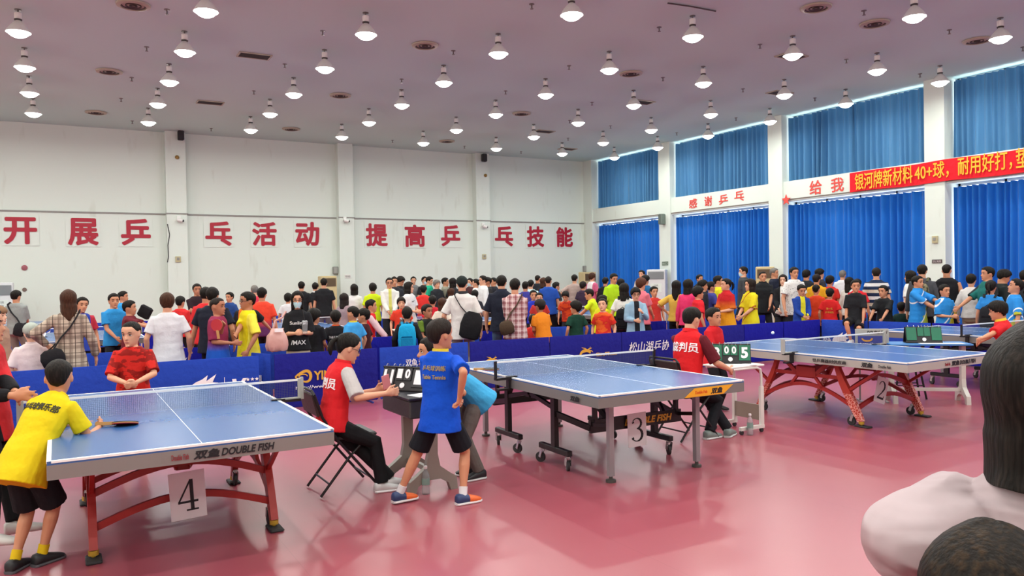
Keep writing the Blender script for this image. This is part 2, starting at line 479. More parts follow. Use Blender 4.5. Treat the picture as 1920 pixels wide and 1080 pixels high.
for i, (ch, x0, x1, y0, y1) in enumerate([('感', 1292, 1307, 372, 391), ('谢', 1321, 1335, 367, 387), ('乒', 1348, 1365, 364, 384), ('乓', 1377, 1395, 357, 378), ('给', 1518, 1541, 337, 366), ('我', 1558, 1582, 332, 361)]):
    xw = XB-.002
    c = at_x((x0+x1)/2, (y0+y1)/2, xw); w = at_x(x0, (y0+y1)/2, xw).y-at_x(x1, (y0+y1)/2, xw).y
    h = at_x((x0+x1)/2, y0, xw).z-at_x((x0+x1)/2, y1, xw).z
    o = txt('wall_character', ch, RED2, None, c, (0, -1, 0), (0, 0, 1), h=h*.93, w=w, bold=.02, depth=.008)
    tag(o, 'smaller red character %s on the beam between the windows, %s of six' % (ch, ordn[i]), 'sign', 'red characters on the window beam')
xn = XC-.03
p0, p1 = at_x(1593, 325, xn), at_x(1594, 361, xn)
zt, zb = p0.z, p1.z; ye = 4.0
bn = thing('banner', 'long red cloth banner with yellow characters hung across the window beam', 'banner', (xn, p0.y, (zt+zb)/2))
mb = MB(); n = 60; rows = []
for i in range(n+1):
    y = (ye-p0.y)*i/n
    rows.append([V((.012*math.sin(i*.7)+dx, y, zz+.012*math.sin(i*.45))) for dx, zz in ((0, (zt-zb)/2), (.006, (zt-zb)/2), (.006, (zb-zt)/2), (0, (zb-zt)/2))])
mb.loft(rows)
mb.build('cloth', cloth('#dc1f2c'), bn, True, 50)
YEL = mat('yellow_banner_letters', '#f7b52a', .6)
for s, x0, x1, yc0, yc1, hh in (('银河牌新材料', 1604, 1712, 342, 326, .42), ('40+球，', 1716, 1780, 325, 316, .40), ('耐用好打，', 1797, 1899, 313, 299, .42), ('垫', 1906, 1932, 297, 294, .42)):
    a, c2 = at_x(x0, yc0, xn), at_x(x1, yc1, xn)
    txt('lettering', s, YEL, bn, ((-.022), (a.y+c2.y)/2-p0.y, (a.z+c2.z)/2-(zt+zb)/2), (0, -1, (c2.z-a.z)/abs(c2.y-a.y)), (0, 0, 1), h=hh, w=a.y-c2.y, bold=.012, depth=.006)

# ------------------------------------------------------------------ ceiling
LW = mat('lamp_white_metal', '#e6e6e0', .35); LD = mat('lamp_dark_ring', '#4a4644', .5); LST = mat('lamp_steel', '#77716f', .4, .5)
m, nt, b = newmat('lamp_glass'); LG = m
em = nd(nt, 'ShaderNodeEmission'); em.inputs[0].default_value = (1.0, .985, .93, 1); em.inputs[1].default_value = 30.0
nt.links.new(em.outputs[0], nt.nodes['Material Output'].inputs[0])
def lamp():
    t = thing('ceiling_lamp', '', 'lamp')
    MB().lathe([(.05, .374), (.05, .36), (.012, .355), (.012, .30)], n=12).build('ceiling_rose', LST, t, True)
    MB().lathe([(.04, .325), (.055, .315), (.055, .235), (.045, .22)], n=14).build('ballast_housing', LW, t, True)
    MB().lathe([(.03, .224), (.058, .216), (.058, .2), (.03, .19)], n=14).build('collar', LD, t, True)
    MB().lathe([(.035, .195), (.05, .18), (.088, .145), (.132, .09), (.167, .03), (.182, 0), (.174, .004), (.132, .075), (.08, .13), (.03, .165)], n=22).build('shade', LW, t, True)
    MB().lathe([(.168, .004), (.15, -.016), (.115, -.05), (.065, -.075), (.02, -.085)], n=20).build('glass', LG, t, True)
    ld = bpy.data.lights.new('bulb', 'AREA'); ld.shape = 'DISK'; ld.size = .26; ld.energy = LAMP; ld.color = (.965, 1.0, .93)
    lo = link('bulb', ld, t); lo.location = (0, 0, -.088)
    return t
RIMZ = ZC-.374
gx = [-8.05, -5.55, -3.05, -.55, 1.95, 4.47, 7.0, 9.53, 12.05, 14.57, 16.75]
gy = [21.82, 19.53, 17.25, 14.9, 12.53, 10.15, 7.72, 5.4, 3.0, .7, -1.7, -4.0]
L0 = lamp(); first = True
def inframe(P):
    d = P-EYEP; z = d.dot(FW)
    if z < .2: return None
    x, y = 960+FPX*d.dot(RT)/z, 540-FPX*d.dot(UP)/z
    return (x, y) if -5 < x < 1925 and -12 < y < 1085 else None
for r, yy in enumerate(gy):
    k = 0
    for xx in gx:
        vis = inframe(V((xx, yy, RIMZ)))
        if vis:
            lab = 'white bell-shaped ceiling lamp, %s from the left in the %s row from the back wall' % (ordn[k], ordn[r]); grp = 'lit bell lamps under the ceiling'; k += 1
        else:
            lab = 'white bell-shaped ceiling lamp outside the photo'; grp = 'bell lamps beyond the frame'
        if first: L0.location = (xx, yy, RIMZ); L0['label'] = lab; L0['group'] = grp; first = False
        else: dup(L0, (xx, yy, RIMZ), None, lab, grp)
VD = mat('vent_dark', '#4a4443', .7); VR = mat('vent_rim', '#a89f8c', .5)
def diffuser():
    t = thing('ceiling_diffuser', '', 'vent')
    MB().lathe([(.2, 0), (.26, -.005), (.25, -.03), (.19, -.045), (.19, -.02)], n=24).build('rim', VR, t, True)
    d = MB()
    for rr in (.18, .12, .06): d.lathe([(rr, -.004), (rr, -.03-(.18-rr)*.12), (rr-.035, -.01), (rr-.035, -.004)], n=20)
    d.build('louvre', VD, t, True); return t
D0 = None
for i, (x, y, lab) in enumerate([(250, 8, 'large round ceiling vent at the upper left edge of the photo'), (205, 133, 'round ceiling vent left of the second lamp column'), (180, 210, 'small flattened round vent near the left back wall'),
        (797, 84, 'round ceiling vent with a torn rim in the upper middle'), (1530, 13, 'round ceiling vent at the top edge on the right'), (1832, 75, 'round ceiling vent beside the far right lamp'), (1183, 137, 'round ceiling vent right of a lamp near the middle'),
        (1640, 43, 'faint round ceiling vent between two right lamps'), (978, 212, 'tiny round vent in the distant middle of the ceiling'), (638, 178, 'tiny round vent left of the middle lamps'), (838, 264, 'tiny round vent above the back wall lettering'), (546, 241, 'tiny round vent above the second back wall column')]):
    P = at_z(x, y, ZC-.001)
    if D0 is None: D0 = diffuser(); D0.location = P; D0['label'] = lab; D0['group'] = 'round ceiling vents'
    else: dup(D0, P, None, lab, 'round ceiling vents')
G0 = None
for x, y, lab in [(477, 104, 'rectangular slotted ceiling grille in the upper left'), (394, 192, 'rectangular ceiling grille farther back on the left'), (1484, 105, 'rectangular ceiling grille behind a lamp on the right'), (1020, 246, 'rectangular ceiling grille in the far middle'), (1204, 191, 'rectangular ceiling grille behind a lamp right of middle'), (1462, 174, 'rectangular ceiling grille beside a lamp near the windows'), (1064, 279, 'rectangular ceiling grille above the last wall characters')]:
    P = at_z(x, y, ZC-.001)
    if G0 is None:
        G0 = thing('ceiling_grille', lab, 'vent', P, 0, 'rectangular ceiling grilles')
        fr = MB()
        for a, d in (((0, .17, -.01), (.62, .03, .02)), ((0, -.17, -.01), (.62, .03, .02)), ((.3, 0, -.01), (.03, .34, .02)), ((-.3, 0, -.01), (.03, .34, .02))): fr.box(a, d)
        fr.build('frame', VR, G0)
        sl = MB().box((0, 0, -.002), (.58, .32, .004))
        for k in range(8): sl.box((0, -.14+.04*k, -.008), (.57, .012, .014))
        sl.build('slats', VD, G0)
    else: dup(G0, P, None, lab, 'rectangular ceiling grilles')
S0 = None
for x, y in [(313, 20), (247, 147), (275, 90), (227, 186), (605, 60), (534, 122), (476, 172), (396, 242), (248, 228), (997, 10), (850, 97), (1067, 125), (1236, 53), (1243, 147), (1110, 193), (753, 150), (1068, 227), (948, 172), (1145, 237), (1269, 250), (1065, 260), (977, 285), (1620, 22), (1425, 85), (1587, 113), (1780, 58), (1725, 140), (1393, 168), (1380, 222), (1528, 185), (1918, 90), (736, 264), (871, 275)]:
    P = at_z(x, y, ZC-.02)
    if S0 is None:
        o = MB().lathe([(.045, .02), (.045, .012), (.012, .008), (.012, -.05), (.028, -.055), (.028, -.062)], n=10).build('sprinkler', LST, None, True)
        o.location = P; S0 = tag(o, 'small metal sprinkler head on the ceiling between the lamps', 'sprinkler', 'ceiling sprinklers')
    else: dup(S0, P)
o = MB().tube([at_z(1252, 6, ZC-.02), at_z(1295, 12, ZC-.02), at_z(1342, 21, ZC-.02)], .012, 6).build('ceiling_conduit', VD, None, True)
tag(o, 'thin dark conduit on the ceiling at the top edge of the photo', 'pipe')

# ------------------------------------------------------------------ things on walls and columns
BLK = mat('black_plastic', '#17161a', .45); GRY = mat('grey_plastic', '#8a8a86', .5); CRM = mat('cream_plastic', '#b9b08c', .5); WPL = mat('white_plastic', '#e6e6e2', .4)
yc = YB-.3
def boxthing(name, label, cat, P, d, m, parts=()):
    t = thing(name, label, cat, P)
    MB().box((0, 0, 0), d, bev=min(d)*.12).build('housing', m, t)
    for nm, c, dd, mm in parts: MB().box(c, dd).build(nm, mm, t)
    return t
for x, y, lab in ((339, 254, 'small black loudspeaker at the top of the left back wall column'), (908, 296, 'small black loudspeaker at the top of the right back wall column')):
    P = at_y(x, y, yc-.14)
    boxthing('wall_speaker', lab, 'loudspeaker', P, (.17, .17, .28), BLK, [('grille', (0, -.088, 0), (.14, .006, .24), mat('speaker_mesh', '#2c2a2d', .8)), ('bracket', (0, .11, 0), (.05, .06, .06), GRY)])
for x, y, lab in ((336, 412, 'white security camera on the left back wall column'), (648, 413, 'white security camera on the middle back wall column'), (908, 424, 'white security camera on the right back wall column')):
    P = at_y(x, y, yc-.1); t = thing('security_camera', lab, 'camera', P)
    MB().box((0, .08, .06), (.1, .04, .12)).build('mount', WPL, t)
    MB().tube([(-.05, 0, 0), (.09, -.03, -.03)], .055, 12).build('body', WPL, t, True)
    MB().ball((.1, -.033, -.033), .035, 10, 6).build('lens', BLK, t, True)
for x, y, lab in ((334, 486, 'small beige control box on the left back wall column'), (908, 481, 'small beige control box on the right back wall column')):
    boxthing('control_box', lab, 'switch', at_y(x, y, yc-.02), (.15, .045, .17), CRM, [('dial', (0, -.028, .01), (.07, .015, .07), GRY)])
t = boxthing('control_box', 'small beige control box on the window wall column', 'switch', at_x(1753, 449, XC-.025), (.045, .13, .17), CRM, [('dial', (-.028, 0, .01), (.015, .06, .07), GRY)])
for x, y, lab in ((629, 507, 'grey electrical box left of the middle back wall column'), (1097, 504, 'grey electrical box in the back right corner')):
    boxthing('electrical_box', lab, 'box', at_y(x, y, YB-.06), (.17, .12, .24), GRY, [('door', (0, -.063, 0), (.13, .008, .19), mat('grey_door', '#9a9a97', .4))])
for x, y, lab in ((332, 295, 'small brass sensor high on the left back wall column'), (910, 329, 'small dark sensor high on the right back wall column')):
    o = MB().lathe([(.06, 0), (.06, .03), (.035, .07), (.01, .08)], n=12, M=Matrix.Rotation(math.pi/2, 3, 'X')).build('wall_sensor', mat('brass', '#9c7d45', .4, .6), None, True); o.location = at_y(x, y, yc); tag(o, lab, 'sensor')
boxthing('wall_speaker', 'grey-green loudspeaker under the beam at the first window column', 'loudspeaker', at_x(1241, 411, XC-.11), (.2, .16, .36), mat('grey_green', '#6d7a70', .6), [('grille', (-.103, 0, 0), (.006, .13, .31), mat('speaker_grey', '#59645d', .8)), ('bracket', (.1, 0, 0), (.05, .05, .06), GRY)])
def plate(name, label, P, w, h, col, text, tcol, plane, th=None):
    t = thing(name, label, 'sign', P); n = V((0, -1, 0)) if plane == 'y' else V((-1, 0, 0)); xd = V((1, 0, 0)) if plane == 'y' else V((0, -1, 0))
    MB().box((0, 0, 0), (w, .012, h) if plane == 'y' else (.012, w, h)).build('plate', mat('sign '+col, col, .5), t)
    for k, s in enumerate(text):
        txt('lettering', s, mat('ink '+tcol, tcol, .6), t, n*.007+V((0, 0, h*(.5-(k+.5)/len(text)))), xd, (0, 0, 1), h=h*.62/len(text), w=w*.8, depth=.002)
    return t
plate('exit_sign', 'small dark sign on the first window column above the white cabinet', at_x(1247, 494, XC-.008), .3, .13, '#5d6a5c', ['出口'], '#c9d6c6', 'x')
plate('notice_sign', 'small dark notice plate on the third window column', at_x(1757, 490, XC-.008), .24, .085, '#4c3f40', ['禁止吸烟'], '#cbbfbf', 'x')
plate('paper_notice', 'small white paper notice on the middle back wall column', at_y(652, 518, yc-.008), .2, .11, '#e3e1dc', ['请勿吸烟'], '#7a7673', 'y')
o = MB().lathe([(.075, 0), (.075, .02), (.05, .03)], n=14, M=Matrix.Rotation(math.pi/2, 3, 'X')).build('wall_button', mat('dull_red', '#9a5660', .7), None, True); o.location = at_y(46, 502, YB-.001); tag(o, 'dull red round call point on the back wall at the left', 'button')  # red mark on the wall, made as a thin raised disc, not a device
o = MB().lathe([(.055, 0), (.055, .02), (.03, .03)], n=12, M=Matrix.Rotation(math.pi/2, 3, 'X')).build('wall_socket', mat('dull_brown', '#77645c', .7), None, True); o.location = at_y(46, 543, YB-.001); tag(o, 'small brown round socket below the red call point', 'socket')  # dark spot on the wall, also made as a small raised disc
o = MB().prism([(math.cos(math.pi/2+k*math.pi/5)*(.16 if k % 2 == 0 else .07), math.sin(math.pi/2+k*math.pi/5)*(.16 if k % 2 == 0 else .07)) for k in range(10)], .02, Matrix.Translation(at_x(1474, 375, XC-.02)) @ Matrix(((0, 0, -1, 0), (-1, 0, 0, 0), (0, 1, 0, 0), (0, 0, 0, 1)))).build('paper_star', RED2)
tag(o, 'small red paper star on the beam beside the second window column', 'decoration')
# loose wire down the first column
o = MB().tube([at_y(314, 420, YB-.31), at_y(318, 440, YB-.31), at_y(315, 460, YB-.31), at_y(316, 482, YB-.31), at_y(314, 492, YB-.31)], .012, 6).build('cable', BLK, None, True)
tag(o, 'loose dark cable hanging beside the left back wall column', 'cable')
# standing air conditioners
def aircon(label, x, y, w, d, h, rz, body, grille, notice=True):
    t = thing('air_conditioner', label, 'air conditioner', (x, y, 0), rz, 'standing air conditioners by the walls')
    MB().box((0, 0, h/2), (w, d, h), bev=.02).build('cabinet', body, t)
    g = MB().box((0, -d/2-.004, h-.2), (w*.86, .01, .26)); 
    for k in range(7): g.box((0, -d/2-.014, h-.3+k*.035), (w*.84, .016, .008))
    g.build('air_outlet', grille, t)
    MB().box((0, -d/2-.003, .35), (w*.84, .008, .5)).build('intake_panel', mat('ac_panel', '#c9c9c4', .6), t)
    if notice:
        pn = MB().box((0, -d/2-.004, h*.66), (w*.6, .004, .3)).build('paper_notice', WHITEP, t)
        for k, s in enumerate(('空调', '请勿', '触摸')): txt('lettering', s, mat('ink #77787c', '#77787c', .6), pn, (0, -d/2-.007, h*.66+.09-.09*k), (1, 0, 0), (0, 0, 1), h=.06, depth=.002)
    return t
ACW = mat('ac_white', '#d6d8d8', .4); ACB = mat('ac_beige', '#cbb98a', .5); ACG = mat('ac_brown_grille', '#6e5a42', .6)
aircon('beige standing air conditioner beside the middle back wall column', 7.25, 24.4, .5, .4, 1.8, 0, ACB, ACG, False)
aircon('white standing air conditioner at the left edge by the back wall', -1.42, 24.0, .55, .4, 1.76, 0, ACW, mat('ac_grey_grille', '#8f9496', .5))
aircon('beige standing air conditioner in the back right corner', 17.2, 24.2, .55, .4, 1.8, 0, ACB, ACG, False)
aircon('white standing air conditioner against the first window column', 17.35, 20.35, .62, .45, 1.83, -.9, ACW, mat('ac_grey_grille', '#8f9496', .5))
t = aircon('cream standing air conditioner against the second window column', 17.25, 15.6, .5, .42, 1.83, -.8, ACB, ACG, False)
# ------------------------------------------------------------------ table tennis tables
TOP = mat('blue_table_top', '#34639f', .26, spec=.7, rvar=.008)
LINE = mat('white_table_line', '#eef0ee', .4)
APR = mat('grey_table_apron', '#7b7976', .45, .2)
ALEG = mat('silver_leg', '#98989a', .35, .5)
BKM = mat('black_metal', '#1b181a', .4, .2)
RUB = mat('rubber', '#2b2a2b', .7); WHM = mat('wheel_grey', '#6d6f70', .5); CHR = mat('chrome', '#b9bbbc', .25, .8)
BLKT = mat('black_ink', '#15141a', .6); WHT = mat('white_print', '#f0f0f2', .6); GOLD = mat('gold_print', '#d9a93a', .5); YST = mat('yellow_sticker', '#e8a51e', .5)
m, nt, b = newmat('red_leg_metal'); REDL = m
b.inputs['Base Color'].default_value = lin('#a32a25'); b.inputs['Roughness'].default_value = .4
# pale lace pattern printed on the lower legs of one table
m, nt, b = newmat('red_leg_lace'); LACE = m
b.inputs['Roughness'].default_value = .45
tc = nd(nt, 'ShaderNodeTexCoord'); sx = nd(nt, 'ShaderNodeSeparateXYZ'); nt.links.new(tc.outputs['Object'], sx.inputs[0])
v = nd(nt, 'ShaderNodeTexVoronoi'); v.feature = 'DISTANCE_TO_EDGE'; v.inputs['Scale'].default_value = 38; nt.links.new(tc.outputs['Object'], v.inputs['Vector'])
f = mathn(nt, 'MULTIPLY', mathn(nt, 'LESS_THAN', v.outputs['Distance'], .09), mathn(nt, 'LESS_THAN', sx.outputs[2], .34))
nt.links.new(mixc(nt, f, '#b53a2c', '#e6a79a'), b.inputs['Base Color'])
m, nt, b = newmat('net_mesh'); NETM = m
b.inputs['Base Color'].default_value = lin('#4c525e'); b.inputs['Roughness'].default_value = .8
tc = nd(nt, 'ShaderNodeTexCoord'); sx = nd(nt, 'ShaderNodeSeparateXYZ'); nt.links.new(tc.outputs['Object'], sx.inputs[0])
g = mathn(nt, 'MAXIMUM', stripes(nt, sx.outputs[0], .0125, .13), stripes(nt, sx.outputs[2], .0125, .09))
tb = nd(nt, 'ShaderNodeBsdfTransparent'); mx = nd(nt, 'ShaderNodeMixShader')
nt.links.new(g, mx.inputs[0]); nt.links.new(tb.outputs[0], mx.inputs[1]); nt.links.new(b.outputs[0], mx.inputs[2])
nt.links.new(mx.outputs[0], nt.nodes['Material Output'].inputs[0])

def caster(parent, x, y, ztop, r=.05, ang=0.):
    M = Matrix.Rotation(ang, 3, 'Z')
    c = MB(); c.tube([(x, y, ztop), (x, y, ztop-.02)], .018, 8)
    off = M @ V((0, .022, 0))
    for s in (-1, 1):
        q = M @ V((s*.02, 0, 0))
        c.bar([V((x, y, ztop-.015))+q, V((x, y, r))+q+off], .006, .03, (0, 1, .2))
    o = c.build('caster', CHR, parent, True)
    w = MB().lathe([(r*.5, -.013), (r, -.012), (r, .012), (r*.5, .013)], V((x, y, r))+off, 16, M @ Matrix.Rotation(math.pi/2, 3, 'Y'))
    w.build('wheel', RUB, o, True)
    return o
def table_top(t, panel=APR):
    L, W = 2.74, 1.525
    for s, nm in ((-1, 'table_half'), (1, 'table_half')):
        o = MB().box((0, s*L/4, .749), (W-.004, L/2-.006, .022)).build(nm, TOP, t)
        ln = MB(); z = .7603
        for a in (-1, 1): ln.box((a*(W/2-.0105), s*L/4, .7553), (.022, L/2-.006, .0122))
        ln.box((0, s*(L/2-.0105), .7553), (W-.0425, .022, .0122)); ln.box((0, s*L/4, z), (.004, L/2-.008, .0012))
        ln.build('boundary_line', LINE, o)
        ap = MB()
        for a in (-1, 1): ap.box((a*(W/2-.012), s*L/4, .7), (.022, L/2-.006, .078))
        ap.box((0, s*(L/2-.012), .7), (W, .022, .078)); ap.box((0, s*.02, .7), (W-.05, .02, .06))
        ap.build('apron', panel, t)
def arch(mb, p0, p1, rise, w=.028, h=.045, n=14):
    p0, p1 = V(p0), V(p1); pts = []
    for i in range(n+1):
        u = i/n; pts.append(p0.lerp(p1, u)+V((0, 0, rise*math.sin(math.pi*u))))
    mb.bar(pts, w, h)
def arched_table(name, label, loc, rz, legmat, ap='#b0ada6'):
    t = thing(name, label, 'table tennis table', loc, rz)
    table_top(t, mat('table_apron '+ap, ap, .45, .15))
    for sx in (-1, 1):
        for sy in (-1, 1):
            prof = [(.40, .665, .05), (.43, .58, .055), (.48, .46, .075), (.545, .34, .085), (.61, .22, .08), (.665, .12, .068), (.70, .055, .055)]
            rings = []
            for y, z, w in prof:
                hw = .024
                rings.append([V((sx*.54+a*hw, sy*y+b*w/2, z+(-b*sy*sy*w*.18))) for a, b in ((-1, -1), (1, -1), (1, 1), (-1, 1))])
            lg = MB().loft(rings).build('leg', legmat, t)
            MB().lathe([(.03, .06), (.03, .03), (.012, .03), (.012, .012)], (sx*.54, sy*.70, 0), 10).build('foot_nut', mat('yellow_nut', '#c9a43c', .4, .6), lg, True)
            MB().box((sx*.54, sy*.72, .009), (.09, .17, .018), bev=.006).build('foot_pad', RUB, lg)
            caster(t, sx*.535, sy*.60, .13, .048)
    fr = MB()
    for sy in (-1, 1):
        arch(fr, (-.54, sy*.535, .36), (.54, sy*.535, .36), .135)
        arch(fr, (-.54, sy*.63, .17), (.54, sy*.63, .17), .13)
        fr.bar([(-.05, sy*.535, .495), (-.04, sy*.50, .45), (.04, sy*.50, .45), (.05, sy*.535, .495)], .03, .03)
    for sx in (-1, 1):
        arch(fr, (sx*.54, -.63, .19), (sx*.54, .63, .19), .2, .026, .04)
        fr.bar([(sx*.54, -.47, .5), (sx*.54, .47, .5)], .026, .04)
        fr.box((sx*.54, 0, .53), (.06, .26, .14), bev=.015)
        for sy in (-1, 1):
            fr.bar([(sx*.54, sy*.12, .5), (sx*.54, sy*.32, .665)], .026, .045)
            fr.bar([(sx*.54, sy*.10, .5), (sx*.54, sy*.22, .36)], .026, .03)
            fr.bar([(sx*.54, sy*.56, .38), (sx*.54, sy*.98, .665)], .026, .03)
    fr.box((0, 0, .56), (1.08, .05, .05))
    fr.build('arched_frame', REDL, t)
    return t
def folding_table(name, label, loc, rz, letter=True):
    t = thing(name, label, 'table tennis table', loc, rz)
    table_top(t)
    for sx in (-1, 1):
        for sy in (-1, 1):
            lg = MB().box((sx*.46, sy*1.10, .36), (.045, .045, .62)).build('leg', ALEG, t)
            MB().lathe([(.016, .06), (.016, .025), (.042, .02), (.042, 0)], (sx*.46, sy*1.10, 0), 12).build('levelling_foot', mat('foot_dark', '#45423e', .5), lg, True)
            p = MB().box((sx*.56, sy*.42, .42), (.045, .06, .50)).build('post', BKM, t)
            MB().box((sx*.56, sy*.42, .155), (.05, .48, .05), bev=.006).build('foot_bar', BKM, p)
            caster(t, sx*.56, sy*.21, .135, .046, .5); caster(t, sx*.56, sy*.63, .135, .046, -.4)
    fr = MB()
    for sy in (-1, 1):
        fr.box((0, sy*.86, .415), (.98, .03, .11))
        for sx in (-1, 1):
            fr.bar([(sx*.555, sy*.42, .47), (sx*.48, sy*.86, .40)], .03, .05)
            fr.bar([(sx*.46, sy*1.08, .46), (sx*.47, sy*.80, .42)], .025, .03)
            fr.bar([(sx*.30, sy*.86, .45), (sx*.36, sy*.62, .67)], .025, .04)
            fr.box((sx*.44, sy*.86, .56), (.03, .04, .22))
            fr.bar([(sx*.56, sy*.40, .52), (sx*.56, sy*.02, .60)], .03, .035)
    fr.box((0, .05, .60), (1.12, .06, .09)); fr.box((0, -.05, .60), (1.12, .06, .09))
    o = fr.build('undercarriage', BKM, t)
    if letter:
        for sy in (-1, 1):
            txt('lettering', 'DOUBLE FISH', GOLD, o, (.12, sy*.877, .415), (-sy, 0, 0), (0, 0, 1), h=.06, w=.52, bold=.03, shear=.25)
    return t
def end_lettering(t, y=-1.371, sticker=False, x=.08):
    if sticker:
        poly = [(-.27, -.035), (.16, -.035), (.27, .035), (-.16, .035)]
        M = Matrix(((1, 0, 0, .36), (0, 0, -1, y-.002), (0, 1, 0, .70), (0, 0, 0, 1)))
        s = MB().prism(poly, .003, M).build('sticker', YST, t)
        txt('lettering', '双鱼', BLKT, s, (.44, y-.004, .70), (1, 0, 0), (0, 0, 1), h=.05, w=.13, bold=.05, shear=.3, depth=.002)
        txt('lettering', 'Double Fish', mat('orange_print', '#d8641c', .5), s, (.27, y-.004, .70), (1, 0, 0), (0, 0, 1), h=.026, w=.13, bold=.02, depth=.002)
    else:
        txt('lettering', '双鱼', BLKT, t, (x-.06, y-.001, .702), (1, 0, 0), (0, 0, 1), h=.052, w=.14, bold=.05, shear=.2, depth=.002)
        txt('lettering', 'DOUBLE FISH', BLKT, t, (x+.17, y-.001, .702), (1, 0, 0), (0, 0, 1), h=.044, w=.30, bold=.025, shear=.25, depth=.002)
        txt('lettering', 'Double Fish', mat('red_print', '#8f2f36', .5), t, (x-.20, y-.001, .70), (1, 0, 0), (0, 0, 1), h=.032, w=.09, bold=.01, depth=.002)
def net(label, loc, rz, frame=None):
    t = thing('table_net', label, 'net', loc, rz, 'nets across the tables')
    hw = .915
    MB().box((0, 0, .831), (hw*2-.02, .002, .135)).build('mesh', NETM, t)
    MB().box((0, 0, .905), (hw*2-.01, .006, .016)).build('tape', mat('white_tape', '#e8e9e6', .6), t)
    for s in (-1, 1):
        MB().box((s*hw, 0, .835), (.022, .022, .16)).build('post', frame or BKM, t)
        c = MB(); c.box((s*.84, 0, .752), (.16, .05, .02)); c.box((s*.84, 0, .655), (.12, .05, .018)); c.box((s*.80, 0, .70), (.03, .04, .10)) if False else c.box((s*.785, 0, .705), (.02, .045, .11))
        c.box((s*.75, 0, .766), (.1, .045, .008))
        c.build('clamp', BKM, t)
    if frame:
        fr = MB()
        for s in (-1, 1): fr.box((s*(hw+.02), 0, .84), (.02, .03, .17)); fr.box((s*.85, 0, .765), (.15, .03, .014))
        fr.build('outer_frame', frame, t)
    return t
T4 = (.652, 6.077, 0); T3 = (4.272, 6.161, 0); T2 = (7.897, 6.073, 0); T1 = (11.5, 6.15, 0)
t4 = arched_table('table_tennis_table', 'blue table tennis table on red arched legs, nearest on the left', T4, .006, REDL, '#85827e')
end_lettering(t4)
net('table net with pale end frames on the left red-legged table', T4, .006, mat('pale_frame', '#a9aaa4', .5))
t3 = folding_table('table_tennis_table', 'blue table tennis table with black wheeled undercarriage and grey legs in the centre', T3, -.010)
end_lettering(t3, sticker=True)
txt('lettering', '双鱼', BLKT, t3, (-.7735, -1.06, .70), (0, -1, 0), (0, 0, 1), h=.045, w=.13, bold=.05, shear=.2, depth=.002)
net('table net with black posts on the centre wheeled table', T3, -.010)
t2 = arched_table('table_tennis_table', 'blue table tennis table on lace-printed red arched legs, right of centre', T2, .016, LACE)
end_lettering(t2, x=.12)
txt('lettering', '世乒赛器材供应商', BLKT, t2, (-.7735, -.48, .702), (0, -1, 0), (0, 0, 1), h=.04, w=.42, bold=.02, depth=.002)
txt('lettering', '双鱼', BLKT, t2, (-.7735, -.93, .702), (0, -1, 0), (0, 0, 1), h=.05, w=.13, bold=.05, shear=.2, depth=.002)
txt('lettering', 'Double Fish', BLKT, t2, (-.7735, -1.13, .70), (0, -1, 0), (0, 0, 1), h=.03, w=.14, bold=.01, shear=.2, depth=.002)
net('table net across the lace-legged table right of centre', T2, .016, mat('pale_frame', '#a9aaa4', .5))
t1 = folding_table('table_tennis_table', 'blue table tennis table partly hidden behind the dark-haired woman at right', T1, .0, False)
net('table net at the right edge behind the seated umpire', T1, 0)
BACKT = [(.42, 'left'), (4.02, 'second from left'), (7.62, 'third from left'), (11.25, 'right')]
for x, w in BACKT:
    q = folding_table('table_tennis_table', 'blue table tennis table in the second court row, ' + w, (x, 15.95, 0), 0, True)
    end_lettering(q, sticker=True)
    net('table net in the second court row, ' + w, (x, 15.95, 0), 0)
q = arched_table('table_tennis_table', 'grey-edged table tennis table against the back wall at far left', (-1.15, 22.4, 0), 1.571, REDL)

# number cards hung on the tables
def ribbon(mb, pts, z, M):
    """pts: (x, y, width) centre line of a pen stroke"""
    for i in range(len(pts)-1):
        (x0, y0, w0), (x1, y1, w1) = pts[i], pts[i+1]
        d = V((x1-x0, y1-y0, 0)).normalized(); nrm = V((-d.y, d.x, 0)); e = d*.0005
        q = [V((x0, y0, 0))-e+nrm*w0/2, V((x0, y0, 0))-e-nrm*w0/2, V((x1, y1, 0))+e-nrm*w1/2, V((x1, y1, 0))+e+nrm*w1/2]
        mb.prism([(p.x, p.y) for p in q], z+.0001*i, M)
def digit(ch, s):
    """heavy serif digits in a unit box, scaled by s"""
    A = []
    if ch == '4':
        A = [[(.12, .5, .11), (.12, -.5, .11)], [(-.06, -.475, .05), (.30, -.475, .05)], [(-.30, -.21, .07), (.30, -.21, .07)], [(-.28, -.20, .05), (.10, .49, .05)]]
    if ch in '32':
        import math as _m
        if ch == '3':
            top = [(.24*_m.cos(a)-.02, .27+.22*_m.sin(a), .04+.07*max(0, _m.cos(a))) for a in [_m.radians(150-i*20) for i in range(13)]]
            bot = [(.28*_m.cos(a)-.02, -.22+.27*_m.sin(a), .04+.09*max(0, _m.cos(a))) for a in [_m.radians(90-i*20) for i in range(13)]]
            A = [top, bot, [(-.22, .36, .12), (-.2, .30, .10)], [(-.26, -.32, .13), (-.22, -.40, .1)]]
        else:
            top = [(.25*_m.cos(a), .22+.27*_m.sin(a), .04+.08*max(0, _m.cos(a))) for a in [_m.radians(170-i*20) for i in range(11)]]
            A = [top + [(.05, -.14, .06), (-.24, -.42, .045)], [(-.27, -.44, .11), (.28, -.44, .11)], [(.26, -.40, .05), (.31, -.28, .03)]]
    mb = MB()
    return mb, [[(x*s, y*s, w*s) for x, y, w in q] for q in A]
